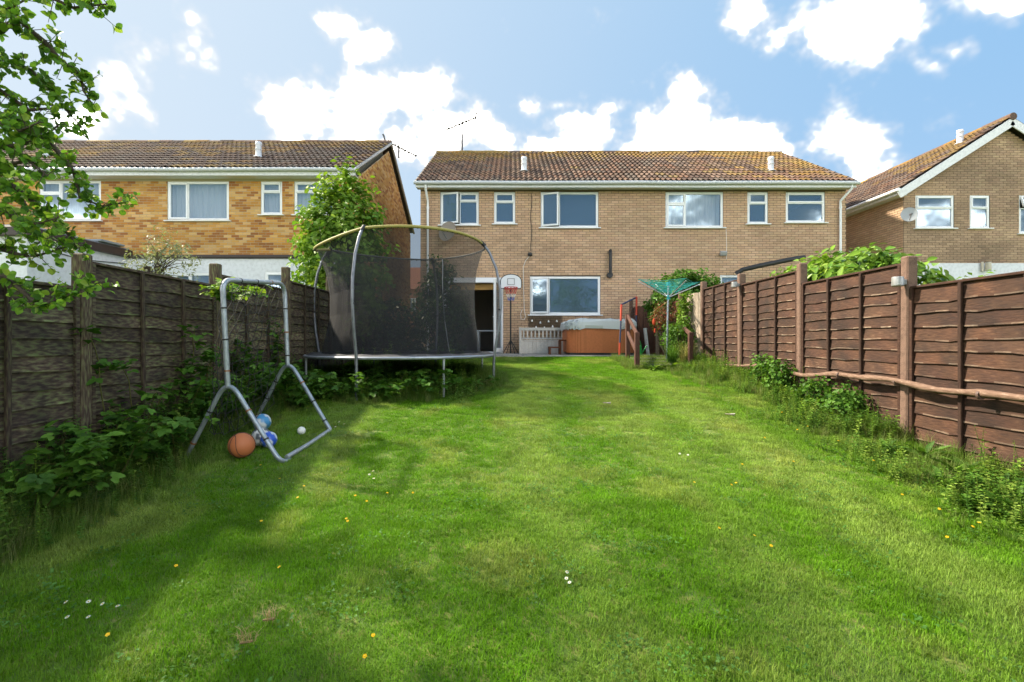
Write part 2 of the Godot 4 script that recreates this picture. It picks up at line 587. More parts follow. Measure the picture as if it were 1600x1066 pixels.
# window in a wall: r in wall coordinates; cells = [x0, y0, x1, y1 (shares), kind, angle]
func window(house: Node3D, o: Vector3, u: Vector3, nrm: Vector3, r: Rect2, cells: Array, curtain := "", called := "window", sill := true) -> MeshInstance3D:
	var up := Vector3.UP
	var B := Basis(u, up, nrm)
	var c0 := o + u * r.position.x + up * r.position.y - nrm * 0.05
	var W := r.size.x
	var Hh := r.size.y
	var f := MB.new()
	var t := 0.045
	for q in [[W * 0.5, t * 0.5, W, t], [W * 0.5, Hh - t * 0.5, W, t]]:
		f.box(c0 + u * q[0] + up * q[1], Vector3(q[2], q[3], 0.075), 0.006, B)
	for q in [t * 0.5, W - t * 0.5]:
		f.box(c0 + u * q + up * Hh * 0.5, Vector3(t, Hh - 2 * t, 0.073), 0.006, B)
	var w := part(house, called, f, M.upvc)
	for k in cells:
		var x0: float = t + k[0] * (W - 2 * t)
		var x1: float = t + k[2] * (W - 2 * t)
		var y0: float = t + k[1] * (Hh - 2 * t)
		var y1: float = t + k[3] * (Hh - 2 * t)
		var kind: String = k[4]
		var bu := u
		var bn := nrm
		var bup := up
		var at := c0 + u * x0 + up * y0
		var cw := x1 - x0
		var chh := y1 - y0
		var fw := 0.052 if kind != "fixed" else 0.028
		var out := 0.02 if kind != "fixed" else 0.0
		if kind == "swing":  # hinged at its left edge, pushed outwards
			var an := deg_to_rad(k[5])
			bu = u * cos(an) + nrm * sin(an)
			bn = nrm * cos(an) - u * sin(an)
			out = 0.03
		if kind == "swing_in_view":  # hinged at its right edge
			var an := deg_to_rad(k[5])
			at = at + u * cw
			bu = u * cos(an) - nrm * sin(an)
			bn = nrm * cos(an) + u * sin(an)
			at = at - bu * cw
			out = 0.03
		if kind == "top":  # hung from its head
			var an := deg_to_rad(k[5])
			at = at + up * chh
			bup = up * cos(an) - nrm * sin(an)
			bn = nrm * cos(an) + up * sin(an)
			at = at - bup * chh
			out = 0.03
		var SB := Basis(bu, bup, bn)
		var s := MB.new()
		var z := bn * (0.012 + out)
		s.box(at + z + bu * cw * 0.5 + bup * fw * 0.5, Vector3(cw - 0.004, fw, 0.06), 0.008, SB)
		s.box(at + z + bu * cw * 0.5 + bup * (chh - fw * 0.5), Vector3(cw - 0.004, fw, 0.06), 0.008, SB)
		s.box(at + z + bu * fw * 0.5 + bup * chh * 0.5, Vector3(fw, chh - 2 * fw, 0.058), 0.008, SB)
		s.box(at + z + bu * (cw - fw * 0.5) + bup * chh * 0.5, Vector3(fw, chh - 2 * fw, 0.058), 0.008, SB)
		part(w, "sash", s, M.upvc)
		var g := MB.new()
		var q0 := at + z + bu * fw + bup * fw
		g.quad(q0, q0 + bup * (chh - 2 * fw), q0 + bup * (chh - 2 * fw) + bu * (cw - 2 * fw), q0 + bu * (cw - 2 * fw))
		part(w, "pane", g, M.glass)
	if sill:
		var s := MB.new()
		s.box(c0 + u * W * 0.5 + nrm * 0.06 - up * 0.016, Vector3(W + 0.14, 0.032, 0.15), 0.008, B)
		part(w, "sill", s, M.upvc)
	if curtain != "":
		var cb := MB.new()
		var spans := [[0.03, W - 0.03]]
		if curtain == "sides": spans = [[0.03, W * 0.24], [W * 0.80, W - 0.03]]
		for sp in spans:
			var N := int((sp[1] - sp[0]) / 0.035) + 2
			for i in N:
				var xa: float = lerpf(sp[0], sp[1], float(i) / N)
				var xb: float = lerpf(sp[0], sp[1], float(i + 1) / N)
				var za: float = -0.14 + 0.022 * sin(xa * 48.0) + 0.01 * sin(xa * 19.0)
				var zb: float = -0.14 + 0.022 * sin(xb * 48.0) + 0.01 * sin(xb * 19.0)
				var low := Hh * 0.55 if curtain == "blind" else 0.04
				if curtain == "blind":
					za = -0.1; zb = -0.1
				cb.quad(c0 + u * xa + up * low + nrm * za, c0 + u * xa + up * (Hh - 0.03) + nrm * za, c0 + u * xb + up * (Hh - 0.03) + nrm * zb, c0 + u * xb + up * low + nrm * zb)
		part(w, "curtain" if curtain != "blind" else "roller_blind", cb, M.curtain if curtain != "blind" else M.blind)
	return w

var tile_shapes := {}
func tile_mesh(col: Color) -> ArrayMesh:
	var b := MB.new()
	b.col = col
	var prof := [[0.0, 0.006], [0.018, 0.028], [0.055, 0.044], [0.095, 0.028], [0.115, 0.006], [0.165, 0.003], [0.183, 0.028], [0.22, 0.044], [0.26, 0.028], [0.28, 0.006], [0.33, 0.003]]
	for i in prof.size() - 1:
		var x0: float = prof[i][0]
		var x1: float = prof[i + 1][0]
		var y0: float = prof[i][1]
		var y1: float = prof[i + 1][1]
		b.quad_out(Vector3(x0, y0 + 0.046, 0), Vector3(x1, y1 + 0.046, 0), Vector3(x1, y1 + 0.004, -0.42), Vector3(x0, y0 + 0.004, -0.42), Vector3((x0 + x1) * 0.5, -1.0, -0.2))
		b.quad_out(Vector3(x0, y0 + 0.046, 0), Vector3(x1, y1 + 0.046, 0), Vector3(x1, y1 + 0.031, 0.0), Vector3(x0, y0 + 0.031, 0.0), Vector3((x0 + x1) * 0.5, 0.0, -1.0))
	return b.done()

# o = lower left corner of the slope; u along the eave; s up the slope
func roof_slope(house: Node3D, o: Vector3, u: Vector3, s: Vector3, lu: float, ls: float, palette: Array, moss: Array, single: int) -> MeshInstance3D:
	var nrm := s.cross(u) * -1.0
	if nrm.y < 0: nrm = -nrm
	var b := MB.new()
	b.quad_out(o, o + u * lu, o + u * lu + s * ls, o + s * ls, o - nrm)
	b.quad_out(o - nrm * 0.05, o + u * lu - nrm * 0.05, o + u * lu + s * ls - nrm * 0.05, o + s * ls - nrm * 0.05, o + nrm)
	var roof := part(house, "roof", b, M.under_roof)
	var cols := int(round(lu / 0.33))
	var tw := lu / cols
	var rows := int(ceil(ls / 0.345))
	var step := ls / rows
	var list := []
	var eye := Vector3(0, EYE, 0)
	for j in rows:
		for i in cols:
			var p := o + u * (tw * i) + s * (step * j - 0.03) + nrm * 0.012
			var e: float = patch_noise.get_noise_3d(p.x * 9.0, p.y * 14.0, p.z * 9.0) * 0.9 + rnd(-0.35, 0.35) + (0.22 if j >= rows - 2 else 0.0) + 0.02 * j
			var c := pick(palette)
			if e > 0.18:
				c = c.lerp(pick(moss), clampf((e - 0.18) * 1.7, 0.0, 0.8))
			var bas := Basis(u * (tw / 0.33), nrm.rotated(u, rnd(-0.012, 0.012)), -s).rotated(nrm, rnd(-0.008, 0.008))
			list.append([Transform3D(bas, p + nrm * rnd(0, 0.006)), c, p.distance_squared_to(eye)])
	list.sort_custom(func(p, q): return p[2] < q[2])
	var variants := []
	if single:
		for k in 14: variants.append(tile_mesh(pick(palette)) if k < 9 else tile_mesh(pick(palette).lerp(pick(moss), 0.6)))
	var ts := []
	var cs := []
	for k in list.size():
		if k < single:
			var mossy: bool = list[k][1].r > list[k][1].b * 3.2
			piece(roof, "roof_tile", variants[(9 + rng.randi() % 5) if mossy else rng.randi() % 9], M.tile, list[k][0])
		else:
			ts.append(list[k][0]); cs.append(list[k][1])
	if ts: many(roof, "tiling", tile_mesh(Color(1, 1, 1)), M.tile, ts, cs)
	return roof

func ridge_tiles(roof: Node3D, a: Vector3, b: Vector3, palette: Array) -> void:
	var n := int(a.distance_to(b) / 0.45)
	var u := (b - a) / n
	var variants := []
	for k in 5:
		var m := MB.new()
		m.col = pick(palette)
		m.tube([Vector3.ZERO, u.normalized() * (u.length() + 0.006)], 0.115, 12, true)
		variants.append(m.done())
	for i in n:
		piece(roof, "ridge_tile", variants[rng.randi() % 5], M.tile, Transform3D(Basis.IDENTITY, a + u * i + Vector3(0, rnd(-0.008, 0.008), 0)))

func downpipe(house: Node3D, top: Vector3, wall_x: float, wall_z: float, bottom: float) -> void:
	var b := MB.new()
	b.tube([top, top + Vector3(0, -0.12, 0), Vector3(wall_x, top.y - 0.42, wall_z), Vector3(wall_x, top.y - 0.55, wall_z), Vector3(wall_x, bottom, wall_z)], 0.036, 10)
	for k in 3:
		b.tube([Vector3(wall_x, top.y - 0.6 - k * 1.7, wall_z), Vector3(wall_x, top.y - 0.66 - k * 1.7, wall_z)], 0.045, 10)
	part(house, "downpipe", b, M.upvc)

func vent_pipe(house: Node3D, at: Vector3, h: float) -> void:
	var b := MB.new()
	b.col = Color(0.62, 0.64, 0.68)
	b.lathe([[0.0, 0.0], [0.15, 0.0], [0.15, 0.02], [0.09, 0.06], [0.085, h * 0.5], [0.1, h * 0.5], [0.1, h * 0.56], [0.085, h * 0.58], [0.08, h * 0.8], [0.098, h * 0.82], [0.09, h], [0.0, h + 0.01]], at, 14)
	part(house, "vent_pipe", b, M.plain)

# a house whose long side faces the garden
func long_house(house: Node3D, x0: float, x1: float, d0: float, depth: float, base: float, wall_top: float, eave_h: float, ridge_h: float, openings: Array, from_y: float, palette: Array, mortar: Material, tiles: Array, moss: Array, single: int, single_above: float) -> MeshInstance3D:
	var o := V(x0, base, d0)
	var wdt := x1 - x0
	var hgt := wall_top - base
	var rects := []
	for q in openings: rects.append(Rect2(q[0] - x0, q[1] - base, q[2] - q[0], q[3] - q[1]))
	var wall := brick_wall(house, o, Vector3.RIGHT, Vector3.BACK, wdt, hgt, rects, 0.0, palette, mortar, single, from_y, single_above)
	# rooms behind: cross walls, floors, far wall
	var b := MB.new()
	var mx := (x0 + x1) * 0.5
	var mz := -d0 - depth * 0.5
	b.box(Vector3(mx, EYE + base + 0.0, mz), Vector3(wdt - 0.3, 0.04, depth - 0.55))
	b.box(Vector3(mx, EYE + 2.45, mz), Vector3(wdt - 0.3, 0.2, depth - 0.55))
	b.box(Vector3(mx, EYE + wall_top + 0.05, mz), Vector3(wdt - 0.3, 0.04, depth - 0.55))
	b.box(Vector3(mx, EYE + (base + wall_top) * 0.5, -d0 - depth + 0.12), Vector3(wdt - 0.02, hgt, 0.22))
	b.box(Vector3(mx, EYE + (base + wall_top) * 0.5, -d0 - 4.2), Vector3(wdt - 0.4, hgt - 0.1, 0.1))
	for k in range(1, 4):
		b.box(Vector3(lerpf(x0, x1, k / 4.0), EYE + (base + wall_top) * 0.5, mz), Vector3(0.1, hgt - 0.1, depth - 0.6))
	part(house, "inner_wall", b, M.room)
	# gable walls
	var rise_g := ridge_h - eave_h - 0.12
	brick_wall(house, V(x1, base, d0), Vector3.FORWARD, Vector3.RIGHT, depth, hgt, [], rise_g, palette, mortar, 0)
	var lw := MB.new()
	lw.box(Vector3(x0 + 0.125, EYE + (base + wall_top) * 0.5, mz), Vector3(0.23, hgt, depth - 0.5))
	lw.tri(V(x0, wall_top, d0), V(x0, wall_top + rise_g, d0 + depth * 0.5), V(x0, wall_top, d0 + depth))
	part(house, "end_wall", lw, mortar)
	# roof
	var over := 0.34
	var half := depth * 0.5 + over
	var s := Vector3(0, ridge_h - eave_h, -half).normalized()
	var ls := Vector2(ridge_h - eave_h, half).length()
	var ex0 := x0 - 0.09
	var ex1 := x1 + 0.09
	var roof := roof_slope(house, V(ex0, eave_h, d0 - over), Vector3.RIGHT, s, ex1 - ex0, ls, tiles, moss, 300)
	ridge_tiles(roof, V(ex0, ridge_h + 0.0, d0 + depth * 0.5), V(ex1, ridge_h + 0.0, d0 + depth * 0.5), tiles + moss)
	var fb := MB.new()
	fb.quad_out(V(ex0, ridge_h, d0 + depth * 0.5), V(ex1, ridge_h, d0 + depth * 0.5), V(ex1, eave_h, d0 + depth + over), V(ex0, eave_h, d0 + depth + over), V(mx, 0, d0 + depth * 0.5))
	part(house, "far_slope", fb, M.under_roof)
	for ex in [ex0, ex1]:
		var vb := MB.new()
		vb.col = Color(0.36, 0.34, 0.31)
		for q in [[d0 - over, d0 + depth * 0.5], [d0 + depth + over, d0 + depth * 0.5]]:
			vb.tube([V(ex, eave_h - 0.01, q[0]), V(ex, ridge_h - 0.01, q[1])], 0.05, 6)
		part(house, "verge", vb, M.plain)
	var ft := MB.new()
	ft.box(V(mx, (eave_h + wall_top) * 0.5 + 0.0, d0 - over + 0.02), Vector3(ex1 - ex0, 0.21, 0.03), 0.004)
	part(house, "fascia", ft, M.fascia)
	var sf := MB.new()
	sf.box(V(mx, wall_top + 0.0, d0 - over * 0.5 + 0.02), Vector3(ex1 - ex0 - 0.01, 0.022, over - 0.05))
	part(house, "soffit", sf, M.soffit)
	var gt := MB.new()
	var gpts := []
	for k in 9: gpts.append(V(lerpf(ex0 - 0.04, ex1 + 0.06, k / 8.0), eave_h - 0.035 + 0.008 * sin(k * 2.1), d0 - over - 0.05))
	gt.tube(gpts, 0.056, 10)
	for k in 8:
		gt.tube([V(lerpf(ex0, ex1, (k + 0.4) / 8.0), eave_h - 0.035, d0 - over - 0.05), V(lerpf(ex0, ex1, (k + 0.4) / 8.0) + 0.05, eave_h - 0.035, d0 - over - 0.05)], 0.063, 10)
	part(house, "gutter", gt, M.gutter)
	return wall

const TAN_BRICK := [Color(0.61, 0.405, 0.25), Color(0.64, 0.435, 0.28), Color(0.58, 0.38, 0.235), Color(0.62, 0.42, 0.27), Color(0.57, 0.375, 0.235), Color(0.63, 0.41, 0.255)]
const GOLD_BRICK := [Color(0.571, 0.281, 0.060), Color(0.632, 0.349, 0.093), Color(0.510, 0.233, 0.043), Color(0.653, 0.388, 0.136), Color(0.581, 0.301, 0.072), Color(0.357, 0.136, 0.034), Color(0.612, 0.320, 0.076), Color(0.428, 0.184, 0.043), Color(0.673, 0.417, 0.170)]
const DULL_BRICK := [Color(0.47, 0.32, 0.205), Color(0.43, 0.29, 0.185), Color(0.50, 0.345, 0.22), Color(0.40, 0.27, 0.175), Color(0.46, 0.31, 0.195)]
const TILES := [Color(0.131, 0.085, 0.063), Color(0.108, 0.072, 0.057), Color(0.153, 0.103, 0.079), Color(0.128, 0.103, 0.092), Color(0.198, 0.141, 0.114), Color(0.089, 0.059, 0.051), Color(0.163, 0.095, 0.067)]
const MOSS := [Color(0.310, 0.194, 0.032), Color(0.267, 0.154, 0.027), Color(0.296, 0.206, 0.054), Color(0.253, 0.180, 0.049)]

func main_house() -> void:
	var h := thing("semi_detached_house", "pinkish tan brick semi-detached pair with open white casements behind the hot tub", "house", V(3.79, -0.42, 15.1))
	var x0 := -2.86
	var base := -0.42
	var ops := [[-2.24, 3.62, -1.04, 4.66], [-0.56, 3.66, 0.10, 4.66], [0.90, 3.54, 2.70, 4.66], [4.80, 3.54, 6.60, 4.66], [7.36, 3.66, 8.0, 4.66], [8.56, 3.70, 9.78, 4.66], [0.56, 0.82, 2.76, 2.02], [-2.12, -0.38, -0.28, 1.98], [6.5, 1.0, 7.3, 2.06]]
	long_house(h, x0, 10.44, 15.1, 7.6, base, 4.74, 4.86, 7.33, ops, 0.0, TAN_BRICK, M.mortar_tan, TILES, MOSS, 300, 2.4)
	var o := V(x0, base, 15.1)
	var R := func(q: Array) -> Rect2: return Rect2(q[0] - x0, q[1] - base, q[2] - q[0], q[3] - q[1])
	var u := Vector3.RIGHT
	var n := Vector3.BACK
	window(h, o, u, n, R.call(ops[0]), [[0, 0, 0.5, 1, "swing", 14.0], [0.5, 0, 1, 0.74, "fixed", 0], [0.5, 0.74, 1, 1, "sash", 0]])
	window(h, o, u, n, R.call(ops[1]), [[0, 0, 1, 0.70, "fixed", 0], [0, 0.70, 1, 1, "sash", 0]])
	window(h, o, u, n, R.call(ops[2]), [[0, 0, 0.31, 1, "swing", 16.0], [0.31, 0, 1, 1, "fixed", 0]])
	window(h, o, u, n, R.call(ops[3]), [[0, 0, 0.33, 0.68, "sash", 0], [0, 0.68, 0.33, 1, "sash", 0], [0.33, 0, 1, 1, "fixed", 0]], "net")
	window(h, o, u, n, R.call(ops[4]), [[0, 0, 1, 0.66, "fixed", 0], [0, 0.66, 1, 1, "sash", 0]])
	window(h, o, u, n, R.call(ops[5]), [[0, 0, 1, 0.66, "fixed", 0], [0, 0.66, 1, 1, "sash", 0]])
	window(h, o, u, n, R.call(ops[6]), [[0, 0, 0.26, 1, "swing", 12.0], [0.26, 0, 1, 1, "fixed", 0]], "", "kitchen_window")
	window(h, o, u, n, R.call(ops[8]), [[0, 0, 1, 1, "fixed", 0]], "net")
	# garden door: white frame head, one leaf folded out over the patio
	var fr := MB.new()
	fr.box(V(-1.2, 1.90, 15.12), Vector3(1.84, 0.16, 0.12), 0.01)
	for x in [-2.08, -0.32]: fr.box(V(x, 0.72, 15.12), Vector3(0.07, 2.2, 0.12), 0.01)
	fr.box(V(-1.2, -0.36, 15.12), Vector3(1.84, 0.06, 0.14), 0.01)
	var door := part(h, "door", fr, M.upvc)
	for leafd in [[Vector3(-0.30, 0, -15.05), 74.0, 1.0], [Vector3(-2.10, 0, -15.05), 106.0, 1.0]]:
		var an := deg_to_rad(leafd[1])
		var du := Vector3(-cos(an), 0, sin(an))
		var B := Basis(du, Vector3.UP, du.cross(Vector3.UP))
		var p: Vector3 = leafd[0]
		p.y = EYE - 0.33
		var lf := MB.new()
		var LW := 0.80
		for q in [[LW * 0.5, 0.06, LW, 0.12], [LW * 0.5, 2.14, LW, 0.1]]:
			lf.box(p + du * q[0] + Vector3.UP * q[1], Vector3(q[2], q[3], 0.06), 0.008, B)
		for q in [0.05, LW - 0.05]:
			lf.box(p + du * q + Vector3.UP * 1.105, Vector3(0.1, 1.97, 0.058), 0.008, B)
		part(door, "door_leaf", lf, M.upvc)
		var g := MB.new()
		g.quad(p + du * 0.1 + Vector3.UP * 0.12, p + du * 0.1 + Vector3.UP * 2.09, p + du * 0.7 + Vector3.UP * 2.09, p + du * 0.7 + Vector3.UP * 0.12)
		part(door, "pane", g, M.glass)
		var hd := MB.new()
		hd.box(p + du * (LW - 0.05) + Vector3.UP * 1.05 + B.z * 0.045, Vector3(0.12, 0.025, 0.03), 0.006, B)
		part(door, "handle", hd, M.steel)
	# things one sees in the room: pelmet, table, chair back
	var pel := MB.new()
	pel.col = Color(0.45, 0.25, 0.06)
	pel.box(V(-1.2, 1.72, 15.3), Vector3(1.7, 0.2, 0.04))
	part(h, "blind_box", pel, M.plain)
	downpipe(h, V(x0 + 0.22, 4.78, 14.75), x0 + 0.24, -15.03, EYE - 0.4)
	downpipe(h, V(10.38, 4.78, 14.75), 10.22, -15.03, EYE - 0.4)
	for q in [[0.40, 15.95], [8.55, 15.95]]:
		vent_pipe(h, V(q[0], 4.86 + (q[1] - 14.76) * 0.596 + 0.02, q[1]), 0.48)
	# black soil pipe stub, floodlight, cable box
	var sp := MB.new()
	sp.tube([V(3.05, 2.74, 15.05), V(3.05, 2.80, 14.97), V(3.05, 2.72, 14.97), V(3.05, 2.1, 14.97), V(3.04, 2.06, 15.02)], 0.05, 10)
	sp.tube([V(3.04, 2.05, 15.1), V(3.04, 2.05, 14.95)], 0.09, 12)
	part(h, "soil_pipe", sp, M.black)
	var cb := MB.new()
	cb.col = Color(0.03, 0.03, 0.03)
	cb.lathe([[0.0, 0.06], [0.05, 0.05], [0.075, 0.0], [0.06, -0.05], [0.0, -0.06]], V(0.56, 2.70, 15.02), 12)
	var cpts := []
	for k in 10: cpts.append(V(0.60 + 0.02 * sin(k * 1.3), 4.6 - k * 0.2, 15.07))
	cb.tube(cpts, 0.008, 5)
	part(h, "cable_box", cb, M.plain)
	var wc := MB.new()
	wc.col = Color(0.75, 0.73, 0.68)
	wc.tube([V(0.55, 2.65, 15.05), V(0.42, 2.5, 15.07), V(0.35, 2.3, 15.07), V(0.36, 1.6, 15.07), V(0.38, 1.0, 15.06), V(0.42, 0.75, 15.05), V(0.38, 0.66, 15.05), V(0.28, 0.68, 15.05), V(0.27, 0.85, 15.05), V(0.31, 0.98, 15.05)], 0.009, 6)
	part(h, "cable", wc, M.plain)
	var fl := MB.new()
	fl.col = Color(0.35, 0.36, 0.36)
	fl.box(V(6.56, 2.72, 14.98), Vector3(0.2, 0.13, 0.1), 0.012, Basis(Vector3.RIGHT, 0.5))
	fl.box(V(6.56, 2.74, 15.06), Vector3(0.06, 0.1, 0.08), 0.008)
	part(h, "floodlight", fl, M.plain)
	var wire := MB.new()
	wire.col = Color(0.8, 0.78, 0.74)
	wire.tube([V(6.68, 3.5, 15.075), V(6.70, 3.0, 15.075), V(6.69, 2.55, 15.075)], 0.007, 5)
	part(h, "cable", wire, M.plain)
	# inside the room behind the garden door
	var tb := thing("dining_table", "white dining table inside the open garden door", "table", V(-0.75, -0.38, 16.4))
	var t := MB.new()
	t.box(V(-0.75, 0.34, 16.4), Vector3(0.9, 0.04, 0.8), 0.01)
	part(tb, "tabletop", t, M.upvc)
	for q in [[-0.38, -0.34], [0.38, -0.34], [-0.38, 0.34], [0.38, 0.34]]:
		var l := MB.new()
		l.box(V(-0.75 + q[0], -0.03, 16.4 + q[1]), Vector3(0.06, 0.7, 0.06), 0.006)
		part(tb, "leg", l, M.upvc)

func left_house() -> void:
	var h := thing("golden_brick_house", "mottled golden brick house with white rendered ground floor beyond the weathered fence", "house", V(-11.2, -0.42, 14.16))
	var x0 := -17.9
	var base := -0.42
	var ops := [[-13.85, 3.53, -12.05, 4.70], [-10.1, 3.53, -8.3, 4.68], [-7.36, 3.70, -6.74, 4.68], [-6.38, 3.70, -5.2, 4.68]]
	var all := ops + [[-9.85, 0.9, -8.55, 1.98], [-7.2, -0.3, -6.45, 2.02]]
	long_house(h, x0, -4.58, 14.16, 7.6, base, 4.76, 4.93, 7.35, all, 0.0, GOLD_BRICK, M.mortar_pale, TILES, MOSS, 300, 2.95)
	var o := V(x0, base, 14.16)
	var u := Vector3.RIGHT
	var n := Vector3.BACK
	var R := func(q: Array) -> Rect2: return Rect2(q[0] - x0, q[1] - base, q[2] - q[0], q[3] - q[1])
	window(h, o, u, n, R.call(ops[0]), [[0, 0, 0.34, 0.7, "sash", 0], [0, 0.7, 0.34, 1, "sash", 0], [0.34, 0, 1, 1, "fixed", 0]], "net")
	window(h, o, u, n, R.call(ops[1]), [[0, 0, 0.32, 1, "sash", 0], [0.32, 0, 1, 1, "fixed", 0]], "net")
	window(h, o, u, n, R.call(ops[2]), [[0, 0, 1, 0.7, "fixed", 0], [0, 0.7, 1, 1, "sash", 0]], "net")
	window(h, o, u, n, R.call(ops[3]), [[0, 0, 1, 0.7, "fixed", 0], [0, 0.7, 1, 1, "sash", 0]], "net")
	# rendered ground floor, a skin proud of the bricks, with its lead flashing
	var rb := MB.new()
	for q in [[-17.85, -0.42, -9.85, 2.40], [-8.55, -0.42, -7.2, 2.40], [-6.45, -0.42, -4.56, 2.40], [-9.85, -0.42, -8.55, 0.9], [-9.85, 1.98, -8.55, 2.40], [-7.2, 2.02, -6.45, 2.40]]:
		rb.box(V((q[0] + q[2]) * 0.5, (q[1] + q[3]) * 0.5, 14.11), Vector3(q[2] - q[0], q[3] - q[1], 0.08))
	part(h, "render_skin", rb, M.render_white)
	var fl := MB.new()
	fl.box(V(-11.2, 2.45, 14.06), Vector3(13.3, 0.1, 0.12), 0.02, Basis(Vector3.RIGHT, -0.3))
	part(h, "flashing", fl, M.dark_trim)
	var o2 := V(x0, base, 14.07)
	window(h, o2, u, n, R.call([-9.85, 0.9, -8.55, 1.98]), [[0, 0, 0.36, 1, "sash", 0], [0.36, 0, 1, 1, "fixed", 0]])
	window(h, o2, u, n, R.call([-7.2, -0.3, -6.45, 2.02]), [[0, 0, 1, 1, "sash", 0]], "", "glazed_door", false)
	vent_pipe(h, V(-7.95, 4.93 + (15.15 - 13.82) * 0.585 + 0.03, 15.15), 0.5)
	vent_pipe(h, V(-14.6, 4.93 + (15.15 - 13.82) * 0.585 + 0.03, 15.15), 0.5)
	downpipe(h, V(-4.95, 4.84, 13.8), -4.85, -14.08, EYE - 0.4)
	# flat roofed extension
	var e := thing("flat_roof_extension", "white single-storey extension with brown fascia against the golden brick house", "extension", V(-13.6, -0.42, 12.6))
	var b := MB.new()
	b.box(V(-13.6, 1.0, 12.62), Vector3(4.78, 2.84, 2.9))
	part(e, "wall", b, M.render_white)
	b = MB.new()
	b.box(V(-13.6, 2.53, 12.60), Vector3(5.0, 0.22, 3.1), 0.015)
	part(e, "fascia", b, M.dark_trim)
	b = MB.new()
	b.col = Color(0.30, 0.33, 0.36)
	b.box(V(-13.6, 2.66, 12.60), Vector3(4.9, 0.04, 3.0), 0.01)
	b.box(V(-11.3, 2.72, 13.4), Vector3(0.5, 0.06, 0.8), 0.02)
	part(e, "roof", b, M.concrete)
	b = MB.new()
	b.col = Color(0.02, 0.02, 0.02)
	b.tube([V(-11.19, 2.2, 11.5), V(-11.19, 2.12, 12.6), V(-11.19, 2.24, 14.0)], 0.012, 5)
	part(e, "cable", b, M.plain)

